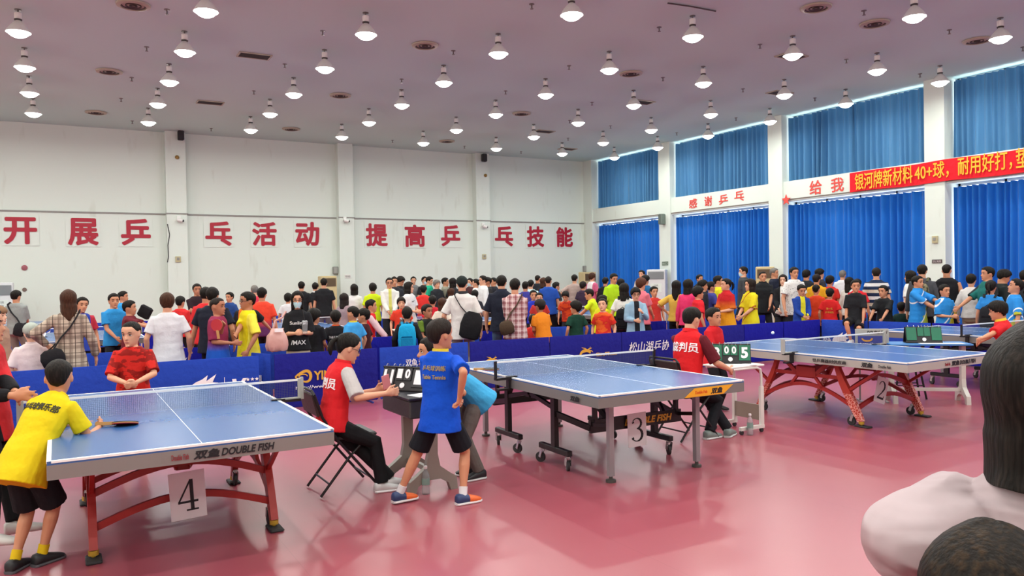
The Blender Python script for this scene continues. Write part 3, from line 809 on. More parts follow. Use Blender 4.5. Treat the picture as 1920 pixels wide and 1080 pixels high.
def number_card(ch, label, P, rz, tilt, w=.215, h=.305):
    t = thing('number_card', label, 'sign', P, rz)
    M = Matrix.Rotation(tilt, 4, 'Y')
    MB().box((0, 0, 0), (w, .003, h), M.to_3x3()).build('card', mat('white_paper', '#e2e0e2', .6), t)
    mb, st_ = digit(ch, .2); MM = M @ Matrix(((1, 0, 0, 0), (0, 0, -1, -.0025), (0, 1, 0, 0), (0, 0, 0, 1)))
    for q in st_: ribbon(mb, q, .002, MM)
    mb.build('numeral', BLKT, t)
number_card('4', 'white card with a large black 4 hung on the left red-legged table', (.655, 5.36, .315), .006, -.05)
number_card('3', 'white card with a large black 3 hung under the centre table', (4.235, 5.26, .345), -.01, -.03, .2, .29)
number_card('2', 'white card with a large black 2 hanging askew on the lace-legged table', (7.74, 5.385, .36), .016, .32, .2, .28)

# ------------------------------------------------------------------ court barriers
BL1 = cloth('#1d3fa6'); BL2 = cloth('#16187c'); BL3 = cloth('#0c0f8e')
TUBE = mat('barrier_tube', '#2b3a86', .5, .2)
def fish(mb, M, s):
    body = [(-.5, -.05), (-.42, .12), (-.25, .24), (.0, .34), (.22, .5), (.16, .26), (.34, .38), (.55, .52), (.40, .2), (.62, .16), (.40, .02), (.52, -.12), (.2, -.06), (-.1, -.1), (-.3, -.22)]
    for tri in ((0, 1, 14), (1, 2, 13), (1, 13, 14), (2, 3, 13), (3, 12, 13), (3, 5, 12), (3, 4, 5), (5, 6, 12), (6, 8, 12), (6, 7, 8), (8, 10, 12), (8, 9, 10), (10, 11, 12)):
        mb.prism([(body[i][0]*s, body[i][1]*s) for i in tri], .002, M)
def dragon(mb, M, s):
    arcp = [(.42*math.cos(a)-.05, .34*math.sin(a)-.12, .20*(1-abs(i-6)/11)) for i, a in enumerate([math.radians(185-i*14) for i in range(12)])]
    ribbon(mb, [(x*s, y*s, w*s) for x, y, w in arcp], .002, M)
    for q in ([(.05, .2, .14), (.2, .3, .08), (.42, .36, .02)], [(.1, .22, .1), (-.1, .36, .06), (-.34, .42, .02)], [(.18, .2, .12), (.4, .18, .06), (.5, .1, .02)], [(-.4, -.1, .1), (-.5, -.3, .03)], [(.25, .3, .05), (.32, .45, .01)]):
        ribbon(mb, [(x*s, y*s, w*s) for x, y, w in q], .002, M)
def barrier(label, p0, p1, m, marks=(), h=.73, group='blue court barriers'):
    p0, p1 = V((p0[0], p0[1], 0)), V((p1[0], p1[1], 0)); d = p1-p0; W = d.length; c = (p0+p1)/2
    t = thing('court_barrier', label, 'barrier', c, math.atan2(d.y, d.x), group)
    mb = MB(); n = 16; rings = []
    for i in range(n+1):
        x = -W/2+W*i/n; wv = .004*math.sin(i*1.1+W*9)
        rings.append([V((x, y+wv*k, z)) for y, z, k in ((-.012, .03, 1), (-.012, h*.5, 2), (-.012, h-.012, 0), (-.006, h, 0), (.006, h, 0), (.012, h-.012, 0), (.012, h*.5, 2), (.012, .03, 1))])
    mb.loft(rings).build('cloth_panel', m, t, True, 60)
    f = MB()
    for s in (-1, 1):
        f.tube([(s*(W/2-.015), 0, .02), (s*(W/2-.015), 0, h-.01)], .008, 6)
        f.bar([(s*(W/2-.12), -.16, .012), (s*(W/2-.12), .16, .012)], .02, .02)
    f.tube([(-W/2+.015, 0, .03), (W/2-.015, 0, .03)], .008, 6)
    f.build('frame', TUBE, t, True)
    for k in marks:
        kind, x, z, s = k[:4]; M = Matrix(((1, 0, 0, x), (0, 0, -1, -.024), (0, 1, 0, z), (0, 0, 0, 1)))
        if kind == 'fish':
            q = MB(); fish(q, M, s); q.build('fish_logo', WHT, t)
        elif kind == 'dragon':
            q = MB(); dragon(q, M, s); q.build('dragon_logo', GOLD, t)
        elif kind == 'ring':
            q = MB(); ribbon(q, [(s*math.cos(a), s*.62*math.sin(a)+.02*math.sin(2*a), s*(.28+.12*math.cos(a-.6))) for a in [2*math.pi*i/24 for i in range(25)]], .002, M); ribbon(q, [(s*.55*math.cos(a), s*.3*math.sin(a), s*.12) for a in [math.pi*1.2*i/12 for i in range(13)]], .0024, M); q.build('ring_logo', GOLD, t)
        elif kind == 'bar':
            MB().box((x, -.024, z), (.006, .003, s)).build('divider', WHT, t)
        elif kind == 'star':
            q = MB()
            for j in range(3): q.prism([(j*s*2.2+math.cos(math.pi/2+i*math.pi/5)*(s if i % 2 == 0 else s*.45), math.sin(math.pi/2+i*math.pi/5)*(s if i % 2 == 0 else s*.45)) for i in range(10)], .002, M)
            q.build('stars', WHT, t)
        else:
            mm = {'w': WHT, 'g': GOLD}[k[5]]
            txt('lettering', kind, mm, t, (x, -.021, z), (1, 0, 0), (0, 0, 1), h=s, w=k[4], bold=k[6] if len(k) > 6 else .02, shear=k[7] if len(k) > 7 else 0)
    return t
YF = 10.2
fishset = lambda x, z: [('双鱼', x-.24, z, .1, .17, 'w', .01), ('fish', x+.02, z+.02, .3)]
barrier('blue court barrier at the left edge behind the yellow-shirted boy', (-2.1, YF-.02), (-.72, YF), BL1)
barrier('blue court barrier with gold lettering behind the boy in red', (-.70, YF), (.68, YF+.02), BL1, [('YINHE', .18, .36, .13, .62, 'g', .035)])
barrier('bright blue court barrier with white fish logo and three stars', (.72, YF+.02), (2.12, YF), BL1, fishset(.0, .36)+[('bar', .28, .38, .22), ('V', .46, .36, .2, .18, 'w', .05, .25), ('star', .56, .44, .025), ('3', .56, .33, .1, .07, 'w', .03)])
barrier('short blue barrier end set at an angle between two front barriers', (2.14, YF+.5), (2.30, YF+.1), BL1, [('3L', .0, .40, .1, .12, 'w', .02)])
barrier('dark violet-blue court barrier with a gold ring logo', (2.32, YF+.02), (3.70, YF), BL2, [('ring', -.33, .42, .1), ('YINHE', .02, .42, .12, .42, 'g', .03), ('http://www.yinhe', -.1, .27, .055, .66, 'w', .01)])
barrier('bright blue court barrier with white fish logo behind the scoreboard', (3.74, YF), (5.10, YF+.02), BL1, fishset(.02, .5)+[('DOUBLE FISH', 0, .34, .1, .8, 'w', .01, .2)])
barrier('violet-blue court barrier with gold dragon logo left of the centre net', (5.14, YF+.02), (6.50, YF), BL2, [('dragon', -.34, .40, .22), ('ChinaTT.com', -.02, .34, .055, .4, 'g', .01)])
barrier('violet-blue court barrier with gold dragon logo behind the centre table', (6.52, YF), (7.90, YF), BL2, [('dragon', -.02, .42, .26), ('ChinaTT.com', .38, .40, .06, .42, 'g', .01)])
barrier('violet-blue court barrier with white brush characters', (7.92, YF), (9.30, YF), BL2, [('松山湖乒协', -.13, .47, .17, .86, 'w', .0, .2)])
barrier('plain deep blue court barrier behind the red-vested umpire', (9.32, YF), (10.70, YF), BL2)
barrier('plain deep blue court barrier between umpire and corner', (10.72, YF), (11.75, YF+.01), BL3)
barrier('plain deep blue court barrier at the far corner', (11.77, YF+.01), (12.80, YF+.02), BL3)
barrier('blue court barrier with white fish logo under the boy sitting on it', (12.84, YF), (12.98, 9.30), BL1, fishset(-.1, .33))
barrier('blue court barrier under the leaning boy in black', (13.0, 9.28), (13.18, 8.2), BL1)
barrier('plain blue court barrier at right behind the green scoreboard', (13.2, 8.18), (13.45, 7.0), BL3)
barrier('plain blue court barrier at the right edge of the photo', (13.47, 6.98), (13.7, 5.6), BL3)
Y2 = 12.12
for i, x in enumerate([-2.2, -.78, .64, 2.06, 3.48, 4.9, 6.32, 7.74, 9.16, 10.58, 12.0]):
    mk = fishset(0, .42) + [('DOUBLE FISH', 0, .24, .09, .7, 'w', .01, .2)] if i in (0, 2, 5) else []
    barrier('blue barrier of the middle row, %s from the left' % ordn[i], (x, Y2), (x+1.38, Y2+.01*(i % 2)), BL1 if i % 2 else BL3, mk, group='middle row of court barriers')
for i in range(14):
    x = -2.6+1.42*i
    mk = fishset(0, .42)+[('DOUBLE FISH', 0, .24, .09, .7, 'w', .01, .2)] if i in (1, 3) else []
    barrier('blue barrier of the far row, %s from the left' % (ordn+['fourteenth'])[i], (x, 21.5), (x+1.38, 21.5), BL1 if i % 3 else BL3, mk, group='far row of court barriers')

# ------------------------------------------------------------------ chairs, desks, scoreboards
def folding_chair(label, x, y, rz):
    """faces local +x"""
    t = thing('folding_chair', label, 'chair', (x, y, 0), rz)
    MB().box((0, 0, .45), (.40, .40, .035), bev=.012).build('seat', mat('black_vinyl', '#201d20', .4), t)
    for s in (-1, 1):
        MB().tube([(-.30, s*.215, .80), (-.24, s*.215, .62), (-.12, s*.215, .43), (.22, s*.215, .012)], .011, 8).build('front_leg', BKM, t, True)
        MB().tube([(.12, s*.19, .43), (-.02, s*.19, .30), (-.26, s*.19, .012)], .011, 8).build('rear_leg', BKM, t, True)
    b = MB(); b.tube([(-.30, -.215, .80), (-.315, -.19, .835), (-.315, .19, .835), (-.30, .215, .80)], .011, 8); b.build('top_rail', BKM, t, True)
    pts = []
    MB().box((-.285, 0, .72), (.025, .40, .19), Matrix.Rotation(-.25, 3, 'Y'), bev=.008).build('backrest', mat('brown_backrest', '#3b2a2a', .5), t)
    b = MB(); b.tube([(.14, -.21, .11), (.14, .21, .11)], .008, 6); b.tube([(-.19, -.19, .10), (-.19, .19, .10)], .008, 6); b.build('stretcher', BKM, t, True)
    return t
folding_chair('black folding chair under the seated woman in the red vest', 1.93, 6.10, 0)
folding_chair('black folding chair under the seated man in the red vest', 5.50, 6.02, 0)
def stool(label, x, y, rz=0, h=.45, m=None):
    t = thing('stool', label, 'stool', (x, y, 0), rz)
    MB().box((0, 0, h-.02), (.34, .26, .04), bev=.01).build('seat', m or mat('black_vinyl', '#201d20', .4), t)
    for a in (-1, 1):
        for c in (-1, 1): MB().tube([(a*.12, c*.09, h-.04), (a*.19, c*.14, .005)], .013, 8).build('leg', m or BKM, t, True)
    b = MB()
    for c in (-1, 1): b.tube([(-.16, c*.12, .18), (.16, c*.12, .18)], .008, 6)
    b.build('stretcher', m or BKM, t, True)
    return t
stool('black stool behind the lace-legged table', 9.52, 6.25, -.7, .47)
GLEG = mat('desk_grey_leg', '#8f8b82', .45, .2); PAPER = mat('paper', '#eceef0', .7)
def pedestal_desk(label, P, rz, w, d, h, leg, top, drawer):
    """long axis local x; pedestal at each end with an arched foot along local y"""
    t = thing('desk', label, 'desk', P, rz)
    MB().box((0, 0, h-.012), (w, d, .024), bev=.006).build('desk_top', top, t)
    if drawer is not None: MB().box((0, 0, h-.095), (w*.96, d*.94, .14), bev=.01).build('drawer_box', drawer, t)
    zt = h-.16 if drawer is not None else h-.024
    for s in (-1, 1):
        x = s*(w/2-.06); q = MB()
        prof = [(-.045, zt), (.045, zt), (.04, .30), (.06, .2), (.14, .14), (.2, .10), (.21, .0), (.15, .0), (.13, .06), (.06, .10), (-.06, .10), (-.13, .06), (-.15, .0), (-.21, .0), (-.2, .10), (-.14, .14), (-.06, .2), (-.04, .30)]
        M = Matrix(((0, 0, 1, x), (1, 0, 0, 0), (0, 1, 0, 0), (0, 0, 0, 1)))
        n = len(prof)
        for tri in ((0, 1, 2, 17), (17, 2, 3, 16), (16, 3, 9, 10), (3, 4, 8, 9), (4, 5, 7, 8), (5, 6, 7), (16, 10, 11, 15), (15, 11, 12, 14), (14, 12, 13)):
            q.prism([prof[i] for i in tri], .05, M)
        q.build('pedestal_leg', leg, t)
    MB().box((0, 0, .16), (w-.16, .03, .04)).build('rail', leg, t)
    return t
pedestal_desk('dark-topped school desk with grey pedestal legs in front of the seated woman', (2.47, 5.86, 0), 1.571, .62, .42, .76, GLEG, mat('dark_desk', '#23242c', .4), mat('desk_box', '#3a3836', .5))
pedestal_desk('white-legged desk under the green scoreboard at right', (9.42, 5.92, 0), -.72, .95, .42, .75, mat('white_leg', '#c9c7c0', .45), mat('blue_mat', '#3a78b5', .5), None)
def frame_desk(label, P, rz):
    t = thing('desk', label, 'desk', P, rz)
    wm = mat('white_frame', '#d8d6d0', .4)
    MB().box((0, 0, .70), (.50, .40, .022), bev=.006).build('desk_top', mat('pale_desk_top', '#dcdcd8', .4), t)
    for s in (-1, 1):
        MB().tube([(-.2, s*.19, .68), (.14, s*.19, .68), (.19, s*.19, .66), (.205, s*.19, .60), (.205, s*.19, .46)], .014, 8).build('top_tube', wm, t, True)
        MB().box((.205, s*.19, .27), (.045, .03, .42)).build('post', wm, t)
        MB().box((.06, s*.19, .06), (.34, .035, .035)).build('foot', wm, t)
        for x in (-.09, .2): MB().lathe([(.022, -.012), (.022, .012)], (x, s*.19, .022), 10, Matrix.Rotation(math.pi/2, 3, 'X')).build('caster', RUB, t, True)
    MB().box((.205, 0, .2), (.02, .36, .16)).build('modesty_panel', mat('tan_panel', '#8c8073', .6), t)
    return t
frame_desk('small white-framed desk in front of the man in the red vest', (6.12, 5.98, 0), 0.)
def scoreboard(label, P, rz, cards, m, frame, tilt=.35, dc=WHT):
    """a flip scoreboard; numbers face local -y"""
    t = thing('flip_scoreboard', label, 'scoreboard', P, rz)
    w, h = .42, .21; ct, sn = math.cos(tilt), math.sin(tilt)
    f = MB(); M = Matrix.Rotation(-tilt, 3, 'X')
    up = V((0, sn, ct)); nr = V((0, -ct, sn))
    f.box(up*h/2, (w, .008, h), M); f.box(V((0, .15, 0))+V((0, -sn, ct))*h/2*.98, (w, .008, h), Matrix.Rotation(tilt, 3, 'X'))
    f.box((0, .075, .004), (w, .16, .008)); f.build('folding_base', frame, t)
    xs = [(-.145, .115), (-.038, .07), (.038, .07), (.145, .115)]
    for (x, cw), ch in zip(xs, cards):
        hh = .165 if cw > .1 else .11
        c = up*(h-.012-hh/2)+nr*.01+V((x, 0, 0))
        o = MB().box(c, (cw, .006, hh), M).build('number_card', m, t)
        if ch: txt('numeral', ch, dc, o, c+nr*.004, (1, 0, 0), up, h=hh*.72, w=min(cw*.8, hh*.72*.6*len(ch)), bold=.04, depth=.002)
    r = MB()
    for i in range(8):
        x = (-.18, -.11, -.055, -.02, .02, .055, .11, .18)[i]
        c = up*h+V((x, .0, 0)); r.tube([c+V((0, .018*math.cos(a), .018*math.sin(a))) for a in [2*math.pi*k/10 for k in range(11)]], .003, 5)
    r.build('rings', CHR, t, True)
    c = up*.045+nr*.008; MB().lathe([(.024, 0), (.022, .004)], c, 14, M @ Matrix.Rotation(math.pi/2, 3, 'X')).build('badge', WHT, t, True)
    return t
BCARD = mat('black_card', '#26262a', .5); GCARD = mat('green_card', '#0c6a4c', .4)
scoreboard('black flip scoreboard with white digits held by the seated woman', (2.36, 5.95, .762), -.95, ('11', '1', '0', '1'), BCARD, BLK, .42)
scoreboard('green flip scoreboard showing 0 0 5 in front of the man in the red vest', (6.12, 6.02, .712), -.75, ('8', '0', '0', '5'), GCARD, BLK, .25)
scoreboard('green flip scoreboard with blank cards on the right-hand desk', (9.35, 5.9, .751), -.72, ('', '', '', ''), GCARD, BLK, .3)
t = thing('advert_board', 'small standing board with a blue sign beside the blank green scoreboard', 'sign', (8.92, 6.33, .0), -.72)
MB().box((0, 0, .80), (.40, .02, .26), bev=.004).build('board', mat('board_grey', '#a7a59d', .5), t)
s = MB().box((0, -.012, .765), (.34, .004, .15)).build('blue_sign', mat('board_blue', '#28349a', .5), t)
txt('lettering', 'DOUBLE FISH', BLKT, t, (.06, -.0115, .885), (1, 0, 0), (0, 0, 1), h=.04, w=.24, bold=.03, shear=.2, depth=.002)
txt('lettering', 'http://www', WHT, s, (0, -.0145, .735), (1, 0, 0), (0, 0, 1), h=.04, w=.28, bold=.01, depth=.002)
q = MB(); ribbon(q, [(.06*math.cos(a)-.06, .035*math.sin(a), .02) for a in [math.pi+math.pi*i/10 for i in range(11)]], .002, Matrix(((1, 0, 0, 0), (0, 0, -1, -.0155), (0, 1, 0, .81), (0, 0, 0, 1)))); q.build('emblem', YST, s)
for sx_ in (-.15, .15): MB().box((sx_, .0, .34), (.02, .02, .68)).build('stand_leg', ALEG, t); MB().box((sx_, 0, .01), (.03, .26, .02)).build('stand_foot', ALEG, t)
def bottle(label, x, y, z=0.):
    t = thing('water_bottle', label, 'bottle', (x, y, z))
    m2 = MATS.get('clear_plastic')
    if not m2:
        m2, nt, b = newmat('clear_plastic'); MATS['clear_plastic'] = m2
        b.inputs['Base Color'].default_value = (.86, .92, .93, 1); b.inputs['Roughness'].default_value = .12; b.inputs['Transmission Weight'].default_value = .75; b.inputs['IOR'].default_value = 1.1
    MB().lathe([(.028, 0), (.031, .006), (.031, .05), (.029, .06), (.031, .07), (.031, .14), (.024, .165), (.012, .185), (.012, .2)], n=16).build('body', m2, t, True)
    MB().lathe([(.0315, .075), (.0318, .08), (.0318, .12), (.0315, .125)], n=16).build('wrapper', mat('bottle_label', '#7d9d94', .5), t, True)
    MB().lathe([(.014, .198), (.015, .2), (.015, .218), (.012, .22)], n=12).build('cap', mat('bottle_cap', '#e9ebec', .4), t, True)
    return t
bottle('clear water bottle on the floor beside the white-framed desk', 6.10, 5.74)
bottle('clear water bottle on the floor by the foot of the dark-topped desk', 2.40, 5.58)
o = MB().box((0, 0, .0), (.24, .17, .0025), Matrix.Rotation(.2, 3, 'Z')).build('score_sheet', PAPER); o.location = (2.45, 5.66, .7615); tag(o, 'white score sheets on the dark-topped desk', 'paper')
o = MB().box((0, 0, .0), (.22, .15, .0025), Matrix.Rotation(-.3, 3, 'Z')).build('score_sheet', PAPER); o.location = (6.16, 5.86, .7125); tag(o, 'white score sheet under the hand of the man in the red vest', 'paper')
o = MB().box((0, 0, .0), (.5, .14, .003), Matrix.Rotation(-.72, 3, 'Z')).build('score_sheet', PAPER); o.location = (9.43, 5.73, .752); tag(o, 'white score sheet in front of the blank green scoreboard', 'paper')
o = MB().ball((0, 0, 0), .02, 16, 12).build('table_tennis_ball', mat('ball_white', '#f3f3ee', .4), None, True); o.location = at_x(1449, 624, 7.75); tag(o, 'white table tennis ball in flight over the lace-legged table', 'ball')
RUBR = mat('paddle_red_rubber', '#b02430', .6); RUBK = mat('paddle_black_rubber', '#1d1b1e', .6); WOOD = mat('paddle_wood', '#b98a52', .5)
def paddle(label, P, R, red=True):
    """blade in local xz plane, handle to -z"""
    t = thing('table_tennis_paddle', label, 'paddle', P); t.rotation_euler = R.to_euler()
    pts = [(.075*math.sin(a)*(1 if abs(a) < 2 else .95), .078*math.cos(a)+.085) for a in [2*math.pi*k/24 for k in range(24)]]
    for nm, y, mm, th in (('blade', 0, WOOD, .006), ('rubber', -.005, RUBR if red else RUBK, .004), ('rubber', .005, RUBK if red else RUBR, .004)):
        MB().prism([(x*(1 if nm == 'rubber' else 1.02), z) for x, z in pts], th, Matrix(((1, 0, 0, 0), (0, 0, -1, y), (0, 1, 0, 0), (0, 0, 0, 1)))).build(nm, mm, t)
    MB().bar([(0, 0, .02), (0, 0, -.05), (0, 0, -.09)], .028, .022, (0, 1, 0)).build('handle', WOOD, t)
    return t
P = at_z(905, 692, .768)
paddle('black paddle lying on the centre table near the net', P, Matrix.Rotation(1.0, 3, 'Z') @ Matrix.Rotation(math.pi/2, 3, 'X'), True)
# ------------------------------------------------------------------ people
BAKE = []; PRINTS = []; FLAPS = []; SPOTS = []
TABLES = [(x, 15.95) for x, _ in BACKT]+[(-1.15, 22.4), T1[:2], T2[:2], T3[:2], T4[:2]]
VX = {0: .0058, 1: .0105, 2: .016}
HEADP = [(-.03, .06, .24, .02), (.02, .15, .335, .10), (.10, .20, .37, .18), (.2, .245, .378, .26), (.33, .285, .38, .35), (.45, .315, .378, .41), (.52, .325, .372, .43), (.62, .335, .395, .45), (.75, .325, .385, .44), (.86, .27, .32, .38), (.94, .185, .215, .26), (.985, .10, .11, .14), (1.0, .02, .02, .02)]
def tab(T, u):
    if u <= T[0][0]: return T[0][1:]
    for a, c in zip(T, T[1:]):
        if u <= c[0]:
            k = (u-a[0])/(c[0]-a[0]); return tuple(p+(q-p)*k for p, q in zip(a[1:], c[1:]))
    return T[-1][1:]
def headpt(a, z, T=HEADP):
    w, f, bk = tab(T, z); s, c = math.sin(a), math.cos(a)
    e = 2/2.2
    return V((w*math.copysign(abs(s)**e, s), (f if c > 0 else bk)*math.copysign(abs(c)**e, c), z))
def facey(x, z):
    w, f, _ = tab(HEADP, z); return f*max(0, 1-abs(x/w)**2.2)**(1/2.2)
def sstep(x): x = min(max(x, 0), 1); return x*x*(3-2*x)
def ik(a, t, l1, l2, pole):
    d = t-a; L = min(d.length, (l1+l2)*.998); dr = d.normalized()
    x = (l1*l1-l2*l2+L*L)/(2*L); h = math.sqrt(max(0, l1*l1-x*x))
    pl = pole-dr*pole.dot(dr); pl.normalize()
    return a+dr*x+pl*h, a+dr*L
SKIN = {'a': '#d9a182', 'b': '#c98d6c', 'c': '#b3775a', 'd': '#e2b196'}
def skin(k): return mat('skin '+k, SKIN[k], .5, spec=.35)
HAIRC = {'black': '#15120f', 'dark': '#221a16', 'brown': '#3b2419', 'auburn': '#4a2a1d', 'grey': '#6d6862', 'streak': '#17120e'}
def hairmat(k):
    key = 'hair '+k
    if key in MATS: return MATS[key]
    m, nt, b = newmat(key)
    tc = nd(nt, 'ShaderNodeTexCoord'); nz = nd(nt, 'ShaderNodeTexNoise'); nz.inputs['Scale'].default_value = 110; nz.inputs['Detail'].default_value = 2
    mp = nd(nt, 'ShaderNodeMapping'); mp.inputs['Scale'].default_value = (1, 1, .12)
    nt.links.new(tc.outputs['Object'], mp.inputs[0]); nt.links.new(mp.outputs[0], nz.inputs['Vector'])
    hi = {'streak': '#3a2a18', 'brown': '#5a3a28', 'auburn': '#6b4230'}.get(k, '#2e2722' if k != 'grey' else '#8f8a84')
    mr = nd(nt, 'ShaderNodeMapRange'); mr.inputs['From Min'].default_value = .45; mr.inputs['From Max'].default_value = .8
    nt.links.new(nz.outputs['Fac'], mr.inputs['Value'])
    nt.links.new(mixc(nt, mr.outputs[0], HAIRC[k], hi), b.inputs['Base Color'])
    b.inputs['Roughness'].default_value = .6; b.inputs['Specular IOR Level'].default_value = .15
    bp = nd(nt, 'ShaderNodeBump'); bp.inputs['Strength'].default_value = .5; bp.inputs['Distance'].default_value = .01
    nt.links.new(nz.outputs['Fac'], bp.inputs['Height']); nt.links.new(bp.outputs['Normal'], b.inputs['Normal'])
    MATS[key] = m; return m
LINES = {  # hairline height against azimuth from the face
 'short': [(0, .75), (40, .76), (60, .64), (72, .46), (86, .46), (96, .56), (112, .50), (135, .22), (180, .14)],
 'buzz': [(0, .75), (40, .76), (60, .66), (75, .55), (86, .52), (98, .60), (115, .52), (140, .26), (180, .20)],
 'mop': [(0, .66), (40, .64), (58, .52), (72, .40), (90, .38), (110, .36), (140, .10), (180, .05)],
 'bald': [(0, 2), (70, 2), (85, .55), (100, .5), (120, .4), (140, .2), (180, .18)],
 'pony': [(0, .80), (40, .80), (60, .66), (75, .48), (90, .5), (110, .42), (140, .22), (180, .15)],
 'bob': [(0, .76), (35, .72), (52, .52), (62, -9), (180, -9)],
 'long': [(0, .76), (30, .74), (48, .55), (60, -9), (180, -9)],
 'cap': [(0, .62), (60, .60), (90, .55), (130, .45), (180, .42)]}
def hairline(k, deg):
    return tab(LINES[k], deg)[0]
def hair_mb(kind, thick, length=0., lod=2, seed=0, all_round=False):
    N = 32 if lod == 0 else 24
    zs = [1.0, .985, .94, .86, .75, .66, .58, .5, .42, .34, .26, .18, .10, .03]
    if kind in ('bob', 'long'):
        k = max(3, int(length/.13)); zs += [-.08-(length-.08)*i/k for i in range(k+1)]
    rings = []; C = V((0, 0, .60))
    for z in zs:
        r = []
        for j in range(N):
            a = 2*math.pi*j/N; deg = abs(math.degrees(math.atan2(math.sin(a), math.cos(a))))
            zz = max(z, .42 if kind == 'bob' else (.44 if kind == 'long' else .05))
            p = headpt(a, zz); p.z = z
            m = sstep((z-hairline(kind, deg))/.07)
            nz = noise.noise(V((math.cos(a)*2.2+seed, math.sin(a)*2.2, z*1.4)))*.5
            t = thick*(1+.9*nz)
            if z > .3: o = C+(p-C)*(1+t/.42)
            else:
                fl = 1+(-.12*max(0, .25-z) if kind == 'bob' else 0)
                o = V((p.x*(1+t/.34)*fl, p.y*(1+t/.40)-(.03 if z < 0 else 0), z))
                if z < .05 and kind == 'long' : o.y = min(o.y, .30); o.x *= max(.75, 1-.12*abs(z))
                if z < .02: o.z += .05*nz
            if z > .3: i = V((p.x*.86, p.y*.86, C.z+(p.z-C.z)*.9))
            elif z > .02: i = V((p.x*.7, p.y*.7-.02, z))
            else: i = V((p.x*.3, -.30+.0*p.y, z))
            r.append(i.lerp(o, m))
        rings.append(r)
    mb = MB().loft(rings)
    if kind == 'pony' and length > 0:
        L = length
        mb.tube([(0, -.40, .72), (0, -.56, .66), (0, -.64, .5), (.02, -.64, .5-L*.4), (.03, -.58, .5-L*.75), (.02, -.52, .5-L)], [.06, .085, .10, .105, .08, .02], 10)
    return mb
ARMS = {  # wrist targets: outward, forward, up (fractions of height)
 'down': (.155, .03, .475), 'relax': (.165, .06, .50), 'front': (.035, .17, .54), 'belly': (.04, .15, .60), 'crossed': (-.07, .15, .665),
 'hip': (.15, .05, .60), 'phone': (.04, .19, .70), 'back': (.02, -.10, .54), 'reach': (.12, .36, .60), 'forward': (.10, .30, .68), 'chest': (.02, .14, .74), 'rail': (.17, .24, .50)}
BODYM = [(-.20, .045, .05), (-.12, .088, .064), (.02, .094, .068), (.25, .084, .06), (.5, .092, .064), (.70, .103, .066), (.80, .102, .060), (.87, .092, .054), (.93, .066, .047), (.97, .048, .041), (1.0, .037, .037)]
BODYF = [(-.20, .045, .05), (-.12, .094, .066), (.02, .098, .068), (.3, .075, .056), (.5, .082, .062), (.68, .09, .070), (.80, .089, .060), (.87, .082, .050), (.93, .057, .043), (.97, .042, .037), (1.0, .031, .032)]
class P0: pass
def build_skel(H, q):
    S = P0(); S.H = H
    fem = q.get('fem', False); S.T = BODYF if fem else BODYM
    fat = q.get('fat', 1.); S.fat = fat
    S.hh = .176+.034*H
    sit = q.get('sit')
    hip = (sit+.06*H) if sit is not None else .5*H-q.get('crouch', 0)*H
    S.hip = V((q.get('px', 0.), q.get('py', 0.), hip)); S.dz = hip-.5*H
    S.Lt = H-S.hh-.003*H-.5*H
    lean, side, tw = [math.radians(q.get(k, 0)) for k in ('lean', 'side', 'twist')]
    base = q.get('base', .35)
    pts = [S.hip.copy()]; n = 12
    def rot(u): return Matrix.Rotation(side*(base+(1-base)*u), 3, 'Y') @ Matrix.Rotation(-lean*(base+(1-base)*u), 3, 'X') @ Matrix.Rotation(tw*u, 3, 'Z')
    for i in range(n): pts.append(pts[-1]+(rot((i+.5)/n) @ V((0, 0, S.Lt/n))))
    def fr(u):
        k = min(max(u, 0), 1)*n; i = min(int(k), n-1); c = pts[i].lerp(pts[i+1], k-i)
        R = rot(min(max(u, 0), 1))
        if u < 0: c = S.hip+(rot(0) @ V((0, 0, u*S.Lt)))
        if u > 1: c = c+R @ V((0, 0, (u-1)*S.Lt))
        return c, R @ V((1, 0, 0)), R @ V((0, 1, 0)), R @ V((0, 0, 1))
    S.fr = fr
    c, lat, fw, up = fr(.83); sw = (.086 if fem else .098)*H*(.5+.5*fat)
    c1, _, f1, u1 = fr(1.0)
    hy, hp, hr = [math.radians(q.get(k, 0)) for k in ('hy', 'hp', 'hr')]
    S.Rh = Matrix.Rotation(-hy, 3, 'Z') @ Matrix.Rotation(-hp, 3, 'X') @ Matrix.Rotation(hr, 3, 'Y')
    ndr = (V((0, 0, .6))+u1*.4).normalized()
    S.ho = c1+ndr*.003*H+(S.Rh @ V((0, .03, 0)))*S.hh
    S.top = S.ho+S.Rh @ V((0, 0, S.hh*1.04))
    S.arm = {}
    for s, k in ((-1, 'aL'), (1, 'aR')):
        a = q.get(k, 'down'); t = ARMS[a] if isinstance(a, str) else a
        sh = c+lat*(s*sw)
        T = V((s*t[0]*H, t[1]*H, t[2]*H+(S.dz if len(t) < 4 else 0)))
        if isinstance(a, str) and a in ('down', 'relax', 'back'): T += (c-S.hip-V((0, 0, c.z-S.hip.z)))*.8
        pole = V((s*.55, -.6, -.8)) if a not in ('hip', 'crossed', 'rail') else V((s*1, -.5, -.4))
        if ('p'+k) in q: pole = V(q['p'+k])
        e, w = ik(sh, T, .172*H, .150*H, pole)
        if ('e'+k[1]+'_') in q: e = V(q['e'+k[1]+'_']); w = e+(w-e).normalized()*.150*H
        S.arm[s] = (sh, e, w)
    S.leg = {}
    ft = q.get('feet', ((-.058*H, 0), (.058*H, 0)))
    for s, f in ((-1, ft[0]), (1, ft[1])):
        hj = S.hip+V((s*.05*H, 0, -.02*H)); fz = f[2] if len(f) > 2 else 0
        an = V((f[0], f[1], .045*H+fz))
        k, an = ik(hj, an, .238*H, .232*H, V((s*q.get('splay', .15), 1, .1 if sit is None else .6)))
        S.leg[s] = (hj, k, an)
    return S
